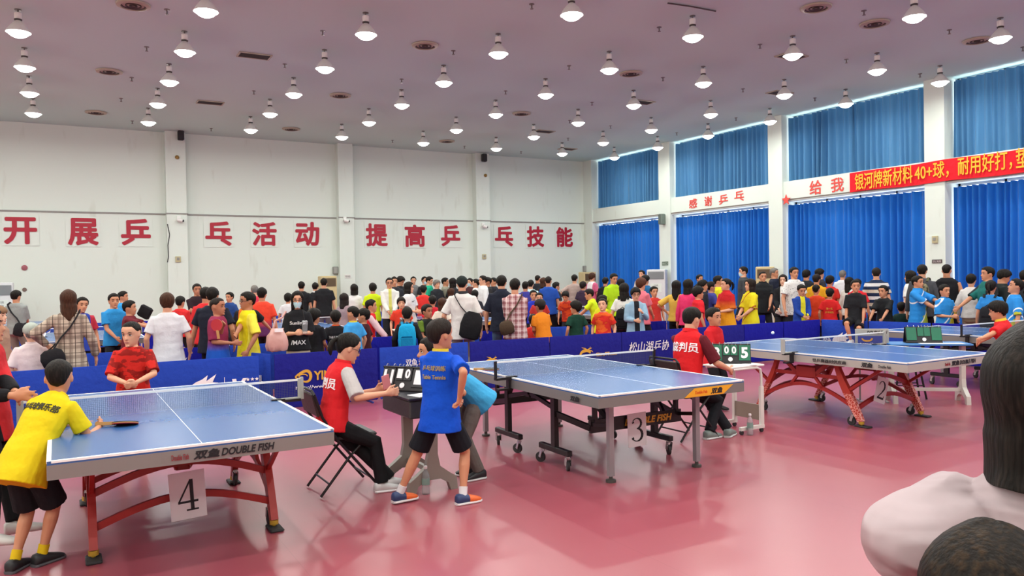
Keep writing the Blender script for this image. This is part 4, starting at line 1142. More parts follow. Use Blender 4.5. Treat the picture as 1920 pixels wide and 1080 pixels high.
def ell(c, a, bb, w, d, n=14, e=1.0):
    return [c+a*(w*math.copysign(abs(math.cos(t))**e, math.cos(t)))+bb*(d*math.copysign(abs(math.sin(t))**e, math.sin(t))) for t in [2*math.pi*i/n for i in range(n)]]
def torso(mb, S, rows, gap=0., k=1.):
    H = S.H; rings = []
    for u, w, d in rows:
        c, lat, fw, up = S.fr(u); f = S.fat if u < .8 else .5+.5*S.fat
        rings.append(ell(c, lat, fw, w*H*f*k+gap, d*H*f*k+gap, 18, .92))
    mb.loft(rings)
def limb(mb, pts, rs, n=12): mb.tube(pts, rs, n)
def hand(mb, w, d, n, s, H, curl, lod):
    d = d.normalized(); n = (n-d*n.dot(d)).normalized(); tv = d.cross(n)*s
    r = [(-.01, .0145, .0125), (.012, .017, .0125), (.035, .0235, .012), (.056, .0225, .0105)]
    if lod == 2: r += [(.085, .018, .008), (.104, .010, .006)]
    else: r += [(.062, .019, .008)]
    bend = lambda t: d*math.cos(curl*t)+n*math.sin(curl*t)
    rings = []; c = w.copy(); last = -.01
    for z, a, bq in r:
        dr = bend(.0 if z < .056 else .6); c = c+dr*((z-last)*H) if z > -.01 else w-d*.01*H; last = z
        rings.append(ell(c, tv, n, a*H, bq*H, 10))
    mb.loft(rings)
    if lod < 2:
        for o, L, sp in ((.0175, .041, .10), (.006, .046, .02), (-.006, .043, -.06), (-.0175, .034, -.15)):
            p = w+d*.054*H+tv*o*H; pts = [p]; 
            for i, fr_ in enumerate((.42, .33, .25)):
                dr = (bend(.55+.75*i)+tv*sp).normalized(); p = p+dr*L*fr_*H; pts.append(p)
            mb.tube(pts, [.0056*H, .0054*H, .005*H, .0036*H], 8)
    p = w+d*.018*H+tv*.016*H; t1 = (d*.75+tv*.75+n*.15).normalized(); t2 = (d+tv*.2+n*.35).normalized()
    mb.tube([p-t1*.008*H, p+t1*.022*H, p+t1*.022*H+t2*.02*H, p+t1*.022*H+t2*.034*H], [.008*H, .0072*H, .006*H, .004*H], 8)
def person(label, at=None, face=180, H=None, hair=('short', 'black'), top='#888888', bot='#222222', lod=2, sk='a', **q):
    """at: ('y', px, py, Y) | ('x', px, py, X) | ('d', px, py, depth): where the crown of the head is seen"""
    kd, x_, y_, v_ = at
    P = {'y': at_y, 'x': at_x, 'd': at_depth}[kd](x_, y_, v_)
    if 'heading' in q: hd = V((q['heading'][0], q['heading'][1], 0)).normalized()
    else:
        vw = V((P.x, P.y, 0)).normalized(); rt = V((vw.y, -vw.x, 0)); f = math.radians(face)
        hd = -vw*math.cos(f)+rt*math.sin(f)
    rz = math.atan2(-hd.x, hd.y)
    if lod and 'sit' not in q and 'fix' not in q:      # keep clear of neighbours, tables and barriers by stepping along the line of sight
        d = P-EYEP
        for st in sorted([k*.04 for k in range(-32, 33)], key=abs):
            Q = EYEP+d*(1+st/d.dot(FW))
            if all((Q.x-a)**2+(Q.y-b)**2 > (.46 if lod == 1 else .42)**2 for a, b in SPOTS) and all(abs(Q.x-a) > 1.03 or abs(Q.y-b) > 1.68 for a, b in TABLES) and all(abs(Q.y-b) > .27 for b in (10.2, 12.12, 21.5)) and Q.y < 24.7 and Q.x < 17.6 and not (Q.y < 10.5 and abs(Q.x-13.2) < .38):
                P = Q; break
        else: print('no room', label)
    SPOTS.append((P.x, P.y))
    free = H is None
    if free: H = P.z
    for _ in range(4):
        S = build_skel(H, q)
        if free: H *= (P.z-.01)/S.top.z
    S = build_skel(H, q)
    off = Matrix.Rotation(rz, 3, 'Z') @ V((S.top.x, S.top.y, 0))
    loc = V((P.x-off.x, P.y-off.y, 0))
    Mi = (Matrix.Translation(loc) @ Matrix.Rotation(rz, 4, 'Z')).inverted()
    for k, s in (('L', -1), ('R', 1)):       # wrists and feet given by where they are seen
        if 'w'+k in q:
            t = Mi @ at_depth(*q['w'+k]); q['a'+k] = (s*t.x/H, t.y/H, t.z/H, 0)
        if 'e'+k in q: q['e'+k+'_'] = Mi @ at_depth(*q['e'+k])
    if 'fpx' in q: q['feet'] = tuple((lambda t: (t.x, t.y))(Mi @ at_z(x, y, .06)) for x, y in q['fpx'])
    S = build_skel(H, q)
    root = thing('person', label, 'person', loc, rz)
    S.root = root; S.M = Matrix.Translation(loc) @ Matrix.Rotation(rz, 4, 'Z'); S.rz = rz; S.P = P
    SKM = skin(sk); hh = S.hh; vx = VX[lod]
    g = .008+vx*.55
    # body -----------------------------------------------------------
    mb = MB(); torso(mb, S, S.T, 0, .9)
    hm = []
    NA = 32 if lod == 0 else 22
    for z in [r[0] for r in HEADP] if lod else [-.03, .02, .06, .10, .15, .2, .26, .33, .39, .45, .49, .52, .57, .62, .69, .75, .81, .86, .90, .94, .97, .985, 1.0]:
        ring = []
        for j in range(NA):
            p = headpt(2*math.pi*j/NA, z)
            if p.y > 0 and .44 < z < .56 and .07 < abs(p.x) < .26: p.y -= .022
            ring.append(p)
        hm.append(ring)
    hmb = MB().loft(hm)
    hmb.tube([(0, .34, .54), (0, .385, .46), (0, .43, .39), (0, .445, .355), (0, .38, .325)], [.028, .034, .045, .052, .04], 10)
    for s in (-1, 1):
        hmb.ball((s*.03, .40, .345), (.035, .04, .028), 8, 6)
        hmb.ball((s*.335, -.03, .45), (.03, .07, .105), 10, 8, Matrix.Rotation(s*.25, 3, 'Z'))
    hmb.ball((0, .37, .205), (.10, .035, .022), 10, 6); hmb.ball((0, .36, .05), (.10, .045, .05), 10, 6)
    HM = Matrix.Translation(S.ho) @ S.Rh.to_4x4() @ Matrix.Scale(hh, 4)
    mb.merge(hmb, HM)
    c96, _, f96, _ = S.fr(.93)
    nr = (.031 if q.get('fem') or H < 1.5 else .036)*H
    limb(mb, [c96, S.fr(1.0)[0], HM @ V((0, -.10, .12)), HM @ V((0, -.10, .30))], [nr*1.35, nr, nr*.95, nr*.95])
    thin = .94 if (q.get('fem') or H < 1.5) else 1.0
    for s in (-1, 1):
        sh, e, w = S.arm[s]
        limb(mb, [sh, sh.lerp(e, .4), e], [.028*H*thin, .0275*H*thin, .0225*H*thin]); mb.ball(e, .0225*H*thin, 12, 8); limb(mb, [e, e.lerp(w, .3), w], [.0225*H*thin, .0235*H*thin, .0155*H*thin])
        d = (w-e).normalized()
        hdv = V(q['hd'+('L' if s < 0 else 'R')]) if ('hd'+('L' if s < 0 else 'R')) in q else d
        nn = V((-s, .0, 0)) if abs(d.x) < .8 else V((0, -1, 0))
        if ('pn'+('L' if s < 0 else 'R')) in q: nn = V(q['pn'+('L' if s < 0 else 'R')])
        hand(mb, w, hdv, nn, s, H, q.get('curl', .5) if not isinstance(q.get('curl'), tuple) else q['curl'][0 if s < 0 else 1], lod)
        hj, k, an = S.leg[s]
        lk = .8 if q.get('legs', 'long') == 'long' else 1
        limb(mb, [hj+V((0, 0, .03*H)), hj.lerp(k, .35), k, k.lerp(an, .3), k.lerp(an, .7), an], [.046*H*lk, .043*H*lk, .030*H*lk, .031*H*lk, .021*H*lk, .0165*H])
        mb.ball(an+V((0, .02*H, -.018*H)), (.018*H, .045*H, .022*H), 10, 6)
    o = mb.build('body', SKM, root); BAKE.append((o, vx, 2 if lod else 3, 0))
    # face -------------------------------------------------------------
    face_v = S.M.to_3x3() @ (S.Rh @ V((0, 1, 0)))
    seen = face_v.dot((P-EYEP).normalized()) < .35
    if seen:
        dk = mat('dark_iris', '#1c1310', .25); brow = hairmat('black')
        for s in (-1, 1):
            yy = facey(.145, .5)-.022
            if lod == 0:
                ey = MB().ball((s*.145, yy, .5), (.062, .035, .030), 12, 8); 
                ey = MB().merge(ey, HM).build('eye', mat('eye_white', '#dcd5cf', .3), root, True)
                MB().merge(MB().ball((s*.145, yy+.026, .5), (.027, .014, .027), 10, 6), HM).build('iris', dk, ey, True)
                MB().merge(MB().tube([(s*.075, yy+.02, .512), (s*.11, yy+.034, .533), (s*.16, yy+.034, .535), (s*.215, yy+.012, .515)], [.008, .011, .011, .006], 6), HM).build('eyelid', brow, root, True)
            else:
                MB().merge(MB().ball((s*.145, yy+.022, .5), (.062, .02, .026), 8, 6), HM).build('eye', dk, root, True)
            yb = facey(.15, .62)
            MB().merge(MB().tube([(s*.07, yb+.012, .595), (s*.14, yb+.012, .625), (s*.22, yb-.03, .60)], [.014, .018, .009], 6), HM).build('eyebrow', brow, root, True)
        if not q.get('mask'):
            MB().merge(MB().ball((0, facey(0, .205)+.012, .205), (.105, .022, .022), 12, 6), HM).build('mouth', mat('lips', '#a85f58', .5), root, True)
        if q.get('glasses'):
            gl = MB()
            for s in (-1, 1):
                gl.tube([V((s*.16+.105*math.cos(a), facey(.16, .49)+.05, .485+.085*math.sin(a))) for a in [2*math.pi*i/14 for i in range(15)]], .010, 5)
                gl.tube([(s*.26, facey(.16, .49)+.05, .50), (s*.36, .02, .51)], .010, 5)
            gl.tube([(-.06, facey(.1, .5)+.06, .50), (.06, facey(.1, .5)+.06, .50)], .010, 5)
            MB().merge(gl, HM).build('glasses', BLK, root, True)
    if q.get('mask'):
        rows = []
        for i in range(9):
            z = .02+.36*i/8
            rows.append([HM @ V((x, facey(x, max(z, .05))+.03+.05*math.exp(-((x/.12)**2))*math.exp(-((z-.3)/.15)**2), z)) for x in [-.24+.48*j/12 for j in range(13)]])
        MB().loft(rows, caps=False, closed=False).build('face_mask', mat('mask_blue', '#b9dbe6', .8), root, True)
    # hair -------------------------------------------------------------
    if hair:
        kind, hc = hair[0], hair[1]; hl = hair[2] if len(hair) > 2 else (.25 if kind == 'bob' else .9)
        th = {'buzz': .030, 'short': .065, 'mop': .085, 'bald': .02, 'pony': .05, 'bob': .085, 'long': .075}[kind]
        o = MB().merge(hair_mb(kind, th, hl, lod, x_*.01), HM).build('hair', hairmat(hc), root, True, 180)
        if lod == 0: md = o.modifiers.new('s', 'SUBSURF'); md.levels = md.render_levels = 1
    if q.get('cap'):
        o = MB().merge(hair_mb('cap', .085, 0, lod, 3), HM).build('cap', cloth(q['cap']), root, True, 180)
        if q.get('brim', True):
            MB().merge(MB().loft([[V((x, facey(min(abs(x), .3), .62)*1.05+t*(.36-abs(x)*.6), .66-.12*t+dz)) for x in [-.28+.56*j/10 for j in range(11)]] for t, dz in ((0, .03), (1, 0), (1, -.025), (0, 0))], closed=False), HM).build('brim', cloth(q['cap']), o, True)
    # top --------------------------------------------------------------
    tops = top if isinstance(top, dict) else {'c': top}
    hem = tops.get('hem', -.16); sl = tops.get('sl', 'short'); ls = tops.get('loose', 0)
    base = BODYF if q.get('fem') else BODYM
    mb = MB(); xt = max(0, -hem-.1); hw, hd_ = base[2][1]+.014+.05*xt, base[2][2]+.018+.06*xt; w3, d3 = tab(base, .3); rows = [(hem, hw, hd_)]
    for u in (-.05, .1, .25, .4, .55, .7, .8, .87, .93, .965, .985):
        if u > hem+.03:
            w, d = tab(base, u); k = .004 if u < .6 else 0
            if u < .3: kk = (.3-u)/(.3-hem); w, d = w3+.006+(hw-w3-.006)*kk, d3+.006+(hd_-d3-.006)*kk; k = 0
            rows.append((u, w+k+(.004 if u > .85 else 0), d+k+(.004 if u > .85 else 0)))
    if tops.get('flat'): rows.append((1.0, .046, .044))
    torso(mb, S, rows, g)
    for s in (-1, 1):
        sh, e, w = S.arm[s]; c9, lat, fw, up = S.fr(.86); inn = sh-lat*(s*.045*H)-up*.004*H
        if sl == 'short': limb(mb, [inn, sh, sh.lerp(e, .35), sh.lerp(e, tops.get('len', .72))], [.034*H, .033*H+g*.5, .034*H+g*.6, .039*H+g*.7])
        elif sl == 'long': rr = [k*H+g*gg for k, gg in ((.034, 0), (.033+ls, .5), (.031+ls, .7), (.029+ls, .7), (.025+ls*.7, .7), (.021, .6))]; limb(mb, [inn, sh, sh.lerp(e, .45), e], rr[:4]); mb.ball(e, rr[3], 12, 8); limb(mb, [e, e.lerp(w, .5), e.lerp(w, .93)], rr[3:])
        elif sl == 'none': limb(mb, [inn, sh-lat*(s*.012*H)], [.038*H, .034*H+g])
    o = mb.build('jacket' if tops.get('open') else ('vest' if sl == 'none' else ('shirt' if sl == 'long' else 't_shirt')), cloth(tops['c']), root)
    BAKE.append((o, vx, 4 if lod else 6, tops.get('fold', .010 if lod < 2 else .006))); S.shirt = o
    if tops.get('flap'): FLAPS.append((S, o, tops['flap']))
    if tops.get('under'):                     # sleeves of a shirt worn under a vest
        mb = MB()
        for s in (-1, 1):
            sh, e, w = S.arm[s]; lat = S.fr(.86)[1]
            if tops.get('usl') == 'long': limb(mb, [sh-lat*(s*.05*H), sh, sh.lerp(e, .5), e, e.lerp(w, .92)], [.034*H, .035*H+g*.4, .031*H+g*.6, .028*H+g*.6, .021*H+g*.5])
            else: limb(mb, [sh-lat*(s*.05*H), sh, sh.lerp(e, .4), sh.lerp(e, tops.get('len', .8))], [.034*H, .036*H+g*.4, .036*H+g*.6, .038*H+g*.7])
        o = mb.build('under_shirt', cloth(tops['under']), root); BAKE.append((o, vx, 4, .006))
    if tops.get('collar'):
        c, lat, fw, up = S.fr(.985); c2 = S.fr(1.03)[0]
        rg = []
        for cc, k in ((c-up*.008*H, 1.22), (c2, 1.10), (c2, 1.0), (c, 1.0)): rg.append(ell(cc, lat, fw, nr*1.28*k, nr*1.28*k, 16))
        MB().loft(rg+[rg[0]], caps=False).build('collar', cloth(tops['collar']), root, True)
    for s_, txt_, col, u, hgt, wid, fwd in tops.get('print', ()):
        PRINTS.append((S, o if False else S.shirt, s_, txt_, col, u, hgt, wid, fwd))
    # trousers ---------------------------------------------------------
    lg = q.get('legs', 'long')
    mb = MB()
    torso(mb, S, [(.10, .086, .060), (.02, .094, .066), (-.08, .094, .066), (-.16, .075, .06), (-.2, .05, .045)], g*.6)
    nm = 'trousers'
    if lg == 'skirt':
        c = S.hip; mb = MB(); torso(mb, S, [(.12, .085, .064), (0, .10, .074)], g*.5); 
        mb.loft([ell(V((c.x, c.y, c.z+zz*H)), V((1, 0, 0)), V((0, 1, 0)), a*H, bq*H, 18) for zz, a, bq in ((.02, .10, .075), (-.12, .115, .09), (-.25, .125, .10))]); nm = 'skirt'
    else:
        for s in (-1, 1):
            hj, k, an = S.leg[s]
            if lg == 'long': limb(mb, [hj+V((0, 0, .01*H)), hj.lerp(k, .35), k, k.lerp(an, .5), k.lerp(an, .97)], [.049*H, .048*H+g*.5, .036*H+g*.6, .033*H+g*.6, .031*H+g*.6])
            else: limb(mb, [hj+V((0, 0, .01*H)), hj.lerp(k, .4), hj.lerp(k, q.get('slen', .86))], [.050*H, .052*H+g*.6, .052*H+g]); nm = 'shorts'
    o = mb.build(nm, cloth(bot), root); BAKE.append((o, vx, 3, .006 if lod < 2 else 0))
    # shoes ------------------------------------------------------------
    sc = q.get('shoes', ('#2a2a2c', '#d8d8d6'))
    for s in (-1, 1):
        hj, k, an = S.leg[s]
        fd = V(q['fd'+('L' if s < 0 else 'R')]) if ('fd'+('L' if s < 0 else 'R')) in q else V((s*.2, 1, 0))
        fd = V((fd.x, fd.y, 0)).normalized(); lt = V((fd.y, -fd.x, 0)); b0 = V((an.x, an.y, an.z-.045*H))
        rings = []; rs2 = []
        for t, w, h0, h1 in ((-.042, .018, .004, .05), (-.034, .026, .004, .058), (-.005, .027, .004, .062), (.03, .028, .004, .05), (.065, .031, .004, .038), (.092, .028, .004, .03), (.108, .016, .005, .022)):
            cz = (h0+h1)/2*H; rings.append(ell(b0+fd*t*H+V((0, 0, cz)), lt, V((0, 0, 1)), w*H, (h1-h0)/2*H, 12, .8))
            rs2.append(ell(b0+fd*t*1.03*H+V((0, 0, .007*H)), lt, V((0, 0, 1)), w*1.08*H, .007*H, 12, .5))
        sh_ = MB().loft(rings).build('shoe', mat('shoe '+sc[0], sc[0], .5), root, True, 60)
        if q.get('toe'): MB().loft([[c+(v-c)*1.03 for v in r] for r in rings[3:] for c in [sum(r, V())/len(r)]]).build('toe_cap', mat('shoe '+q['toe'], q['toe'], .5), sh_, True, 60)
        if lod == 0: MB().loft(rs2).build('sole', mat('shoe '+sc[1], sc[1], .6), sh_, True)
        if lg != 'long' and q.get('sock'):
            MB().tube([an+V((0, 0, -.005*H)), an+(k-an).normalized()*.05*H], [.0225*H, .0235*H], 12).build('sock', cloth(q['sock']), root, True)
    return S
def to_world(S, p): return S.M @ V(p)

def backpack(S, label, col, size=(.28, .15, .40), u=.55, trim=None):
    c, lat, fw, up = S.fr(u); d = tab(S.T, u)[1]*S.H*S.fat+.03
    t = thing('backpack', label, 'backpack', S.M @ (c-fw*(d+size[1]/2)), S.rz)
    x, y, z = [k/2 for k in size]; rings = []
    for zz, k in ((-z, .75), (-z*.92, .95), (-z*.3, 1), (z*.3, .97), (z*.75, .85), (z*.95, .6), (z, .3)):
        rings.append([V((x*k*math.copysign(abs(math.cos(a))**.5, math.cos(a)), y*min(1, k*1.1)*math.copysign(abs(math.sin(a))**.5, math.sin(a)), zz)) for a in [2*math.pi*i/20 for i in range(20)]])
    MB().loft(rings).build('bag', cloth(col), t, True, 60)
    MB().box((0, -y*.98, -z*.35), (x*1.35, y*.35, z*.85), bev=.03).build('pocket', cloth(trim or col), t)
    MB().tube([(-.04, .0, z*.96), (0, 0, z*1.15), (.04, 0, z*.96)], .008, 6).build('handle', cloth(trim or col), t, True)
    for s in (-1, 1):
        sh = S.M.inverted() @ V(t.location); loc = lambda p: p-sh
        pts = [loc(S.fr(uu)[0]+S.fr(uu)[1]*(s*wx*S.H)+S.fr(uu)[2]*(ff*(tab(S.T, min(uu, .9))[1]*S.H*S.fat+.022))) for uu, wx, ff in ((.90, .055, -1), (1.0, .062, -.3), (.97, .066, .5), (.8, .072, 1), (.55, .085, .9))]
        MB().tube(pts, .022, 8, .35).build('strap', cloth(trim or col), t, True)
    return t
def sling(S, label, col, size=(.26, .10, .30), side=1, u=.25, out=.5, name='sling_bag'):
    """bag hanging across the back, strap over the opposite shoulder"""
    c, lat, fw, up = S.fr(u); d = tab(S.T, u)[1]*S.H*S.fat+.03
    pos = c-fw*(d+size[1]*.45)+lat*(side*out*.1*S.H)
    t = thing(name, label, 'bag', S.M @ pos, S.rz); x, y, z = [k/2 for k in size]
    rings = []
    for zz, k in ((-z, .6), (-z*.85, .9), (0, 1), (z*.7, .85), (z, .5)):
        rings.append([V((x*k*math.copysign(abs(math.cos(a))**.6, math.cos(a)), y*k*math.copysign(abs(math.sin(a))**.6, math.sin(a)), zz)) for a in [2*math.pi*i/18 for i in range(18)]])
    MB().merge(MB().loft(rings), Matrix.Rotation(side*.25, 4, 'Y')).build('bag', cloth(col), t, True, 60)
    pts = [V((0, .02, z*.9))]
    for uu, wx in ((.45, side*.05), (.65, -side*.01), (.82, -side*.045), (.93, -side*.065)):
        q_, l_, f_, _ = S.fr(uu); pts.append(q_+l_*(wx*S.H)-f_*(tab(S.T, uu)[1]*S.H*S.fat+.03)-pos)
    q_, l_, f_, _ = S.fr(1.0); pts.append(q_+l_*(-side*.07*S.H)-pos)
    q_, l_, f_, _ = S.fr(.85); pts.append(q_+l_*(-side*.06*S.H)+f_*(.075*S.H)-pos)
    q_, l_, f_, _ = S.fr(.45); pts.append(q_+l_*(side*.06*S.H)+f_*(.085*S.H)-pos)
    q_, l_, f_, _ = S.fr(.25); pts.append(q_+l_*(side*.11*S.H)-pos)
    pts.append(V((side*x*.5, .02, z*.7)))
    MB().tube(pts, .02, 8, .35).build('strap', cloth(col), t, True)
    return t
def finish_people():
    for o, vx, it, fold in BAKE:
        r = o.modifiers.new('r', 'REMESH'); r.mode = 'VOXEL'; r.voxel_size = vx; r.use_smooth_shade = True
        s = o.modifiers.new('s', 'SMOOTH'); s.iterations = it; s.factor = .5
    dg = bpy.context.evaluated_depsgraph_get()
    new = [(o, bpy.data.meshes.new_from_object(o.evaluated_get(dg))) for o, *_ in BAKE]
    for (o, me), (_, vx, it, fold) in zip(new, BAKE):
        o.modifiers.clear(); old = o.data; m = old.materials[0]; o.data = me; bpy.data.meshes.remove(old)
        if not me.materials: me.materials.append(m)
        me.name = o.name
        if fold:
            sd = V((sum(map(ord, o.name))*.37 % 97, o.parent.location.x*3, 0)); nr = [v.normal.copy() for v in me.vertices]
            for v, n in zip(me.vertices, nr):
                p = v.co; k = noise.noise(V((p.x*9, p.y*9, p.z*5+p.x*4))+sd)*.6+noise.noise(V((p.x*5-p.z*6, p.y*6, p.z*13))+sd)*.4
                v.co = p+n*(fold*k)
        me.polygons.foreach_set('use_smooth', [True]*len(me.polygons))
    for S, o, s_, t_, col, u, hgt, wid, fwd in PRINTS:
        me = o.data; bv = BVHTree.FromPolygons([v.co for v in me.vertices], [p.vertices for p in me.polygons])
        c, lat, fw, up = S.fr(u); sg = 1 if fwd else -1
        v, f, W, Hh = glyphs(t_, .02, 0, .002)
        vs = []; k = 0
        for p in v:
            st = c+lat*((-1 if fwd else 1)*p.x*wid/W)+up*(p.y*hgt/Hh)+fw*(sg*.6)
            h = bv.ray_cast(st, fw*-sg)
            vs.append((h[0] if h[0] is not None else c+fw*sg*.1)+fw*(sg*(.004 if p.z < 0 else .0065)))
        MB().add(vs, f).build('print', mat('print '+col, col, .7), S.root)
    for S, o, col in FLAPS:                    # broad sailor collar lying on the back of a blouse
        me = o.data; bv = BVHTree.FromPolygons([v.co for v in me.vertices], [p.vertices for p in me.polygons])
        H = S.H; rows = []
        for i in range(17):
            x = (-1+2*i/16)*.112*H; r = []; ax = abs(x)/(.112*H); hi = .985-.10*ax**1.5; lo = hi-.03-.27*(1-ax)**.6
            for j in range(9):
                u = hi+(lo-hi)*j/8; c, lat, fw, up = S.fr(u)
                h = bv.find_nearest(c+lat*x-fw*.10*H)
                r.append(h[0]+h[1]*(.006+.006*j/8))
            rows.append(r)
        back = [[p+V((0, .006, -.002)) for p in r] for r in rows]
        MB().loft([a+b[::-1] for a, b in zip(rows, back)]).build('collar_flap', cloth(col), S.root, True, 50)
p = person
def vest(c, under, **k): return dict(c=c, sl='none', under=under, hem=-.12, **k)
def tee(c, **k): return dict(c=c, **k)
def lng(c, **k): return dict(c=c, sl='long', **k)
def frame_zy(zd, yd):
    z = V(zd).normalized(); y = (V(yd)-z*V(yd).dot(z)).normalized(); x = y.cross(z)
    return Matrix((x, y, z)).transposed()
# ---- players, umpires and onlookers on the front courts
YB1 = p('boy in a yellow polo and black shorts leaning over the left table, seen from behind', ('d', 110, 669, 4.85), 138, hair=('buzz', 'black'), top=tee('#dcc414', hem=-.34, collar='#dcc414', len=.72, print=[('b', '乒乓球俱乐部', '#2a2a18', .70, .05, .24, False)]), bot='#17171b', lod=0, sk='b', legs='shorts', lean=44, side=4, hy=-34, hp=5, base=.6,
      wR=(186, 801, 5.0), wL=(152, 800, 5.15), fpx=((27, 1052), (78, 1040)), shoes=('#1d1d20', '#55555a'), sock='#d9b91c', slen=.95, curl=1.1)
R_ = frame_zy(RT+FW*.25, UP*1.0+FW*.25)
paddle('red and black paddle held over the left table by the boy in yellow', at_depth(208, 794, 5.02), R_, True)
p('boy in a mottled red jersey facing the camera beyond the left table', ('d', 244, 600, 7.15), -8, hair=('buzz', 'black'), top=tee('mottle:#c4241c:#8a1812:6', hem=-.2, len=.9), bot='#1b1b22', lod=0, sk='a', legs='shorts', hy=22, hp=6, wR=(236, 718, 6.95), wL=(256, 717, 6.95), paR=(1, -.6, -.1), paL=(-1, -.6, -.1), curl=.9, shoes=('#d8d4cc', '#e8e6e0'), sock='#dddddd')
GIRL = p('woman in a red umpire vest seated beside the left table holding a card', ('y', 662, 622, 6.02), heading=(1, .12), hair=('pony', 'black', .45), top=vest('#d01f26', '#b5aeac', collar='#d01f26', len=.98, print=[('b', '裁判员', '#f0e8e8', .62, .085, .22, False)]), bot='#141417', lod=0, sk='a', fem=True, sit=.475, lean=14, hp=20, hy=8, glasses=True,
      wR=(722, 738, 6.0), wL=(703, 732, 6.22), fpx=((738, 903), (716, 908)), curl=.8, shoes=('#cfcfcf', '#e6e6e6'), base=.8)
o = MB().box((0, 0, 0), (.075, .006, .11), bev=.002).build('red_card', mat('pink_card', '#c9777b', .5)); o.location = at_depth(724, 716, 6.14); o.rotation_euler = (0, -.2, .3); tag(o, 'pinkish red card in the hand of the seated woman in the red vest', 'card')
p('boy in a royal blue jersey and black shorts striding past the scoreboard', ('d', 826, 595, 5.8), 148, hair=('short', 'dark'), top=tee('#0a4cc4', hem=-.30, collar='#d9c23a', len=.85, print=[('b', '乒乓球训练', '#a8925a', .72, .04, .20, False), ('b', 'Table Tennis', '#a8925a', .58, .03, .20, False)]), bot='#14151c', lod=0, sk='b', legs='shorts', hy=22, lean=4,
      wR=(862, 744, 5.6), aL='front', fpx=((748, 928), (868, 930)), fdL=(.5, 1, 0), fdR=(.6, 1, 0), shoes=('#2b3c66', '#e4e4e4'), toe='#e0672c', sock='#dcdcde', curl=1.3)
p('child in a light blue shirt bending over the desk behind the boy in royal blue', ('d', 806, 688, 6.4), -75, H=1.38, hair=('short', 'black'), top=tee('#3d9fcf', hem=-.25), bot='#66625d', lod=0, sk='b', lean=62, aL='front', aR='relax', legs='long', shoes=('#1d1e22', '#d9dadb'), base=.75)
p('man in a red umpire vest seated right of the centre table, back to us', ('y', 1300, 574, 6.02), heading=(1, .30), hair=('short', 'black'), top=vest('#d21c22', '#5c141f', collar='#d21c22', len=.95, print=[('b', '裁判员', '#f4eeee', .66, .10, .30, False)]), bot='#15161c', lod=0, sk='a', sit=.475, lean=12, hp=12, hy=6, base=.7,
      wR=(1366, 692, 7.95), aL=(.02, .22, .52), fpx=((1366, 808), (1330, 812)), curl=1.5, shoes=('#77837f', '#c9cdcc'))
p('boy in a red shirt standing behind the man in the red vest, looking right', ('y', 1338, 575, 7.3), 55, hair=('short', 'black'), top=tee('#c51c24', collar='#c51c24'), bot='#1a1a1f', lod=1, sk='b', aR='front')
SG = p('girl in a red shirt with yellow trim seated at the desk on the right', ('d', 1866, 563, 9.7), -92, hair=('mop', 'black'), top=tee('#cf1f26', collar='#e2c23a', len=.85), bot='#1c1c22', lod=1, sk='b', fem=True, sit=.475, lean=14, hp=12, wR=(1818, 655, 9.5), wL=(1812, 650, 9.2), base=.8)
stool('stool under the seated girl in red at the right', SG.root.location.x, SG.root.location.y, SG.rz)
WF = p('woman with black bobbed hair in a pale pink blouse at the right edge', ('d', 1958, 598, 1.30), 172, hair=('bob', 'black', .1), top=lng('wrinkle:#b3a2a5', hem=-.1, loose=.010, fold=.016), bot='#30303a', lod=0, sk='a', fem=True, aL=(-.02, .22, .80, 0), aR=(.0, .22, .80, 0), eL=(1704, 1018, 1.24), paR=(1, .1, -.15), lean=4, curl=.9)
p('child with brown-streaked black hair at the bottom right corner', ('d', 1858, 972, 1.04), 175, hair=('long', 'streak', .6), top='#3a3238', bot='#24242a', lod=0, sk='b', fem=True, hp=6)
p('person with black sleeves and a red shirt cut off by the left edge', ('d', -26, 572, 5.15), 80, hair=('short', 'black'), top=lng('side:#c0242a:#17161a:.135', hem=-.2), bot='#141418', lod=1, sk='b', wL=(30, 738, 5.0), wR=(22, 742, 4.9), fpx=((38, 1016), (-20, 1040)), shoes=('#d6d6d2', '#e6e6e6'))
# ---- behind the front row of barriers
OM = p('old man in a grey cap and pale pink shirt seated with his back to us', ('y', 58, 604, 10.9), 175, hair=('bald', 'grey'), cap='#a9b0a6', brim=False, top=tee('#e2cfd0', hem=-.1, collar='#e2cfd0', len=.9), bot='#3a3a40', lod=1, sk='d', sit=.45, fat=1.1)
stool('stool under the old man in the grey cap', OM.root.location.x, OM.root.location.y, OM.rz)
PW = p('woman with long brown hair in a tan plaid shirt, hand on hip', ('y', 128, 542, 10.75), 176, hair=('long', 'brown', .55), top=lng('plaid:#b9a997:#75655a:#3c2e2a:.115', hem=-.3), bot='#17171d', lod=1, fem=True, aL='hip', aR='relax')
sling(PW, 'small black shoulder bag on the hip of the woman in tan plaid', '#1c1b1e', (.26, .1, .2), -1, .05, 1.0)
p('person with short curly brown hair in a white tee, seen from behind', ('y', 313, 548, 10.9), 178, hair=('mop', 'brown'), top=tee('#d4d4d8', hem=-.22), bot='#20222c', lod=1, sk='a', fat=1.12, aL='relax', aR='relax')
p('big man in a navy tee standing behind the boy with the red paddle', ('y', 398, 537, 11.6), 170, hair=('short', 'black'), top=tee('#1a1d2c', hem=-.2), bot='#121318', lod=1, sk='b', fat=1.15, aL=(.21, .10, .47), aR='relax')
b1 = p('boy in a maroon and blue jersey holding a red paddle to his chest', ('y', 408, 556, 10.75), 62, hair=('buzz', 'dark'), top=tee('grad:#1d55b8:#8d2a4c:.78:.92', hem=-.42, len=.9), bot='#1d4fb4', lod=1, sk='c', legs='shorts', wL=(418, 612, 10.0), aR='belly')
paddle('round red paddle held against the chest of the boy in maroon and blue', at_depth(408, 622, 9.85), frame_zy(UP*1.0-RT*.15, FW), True)
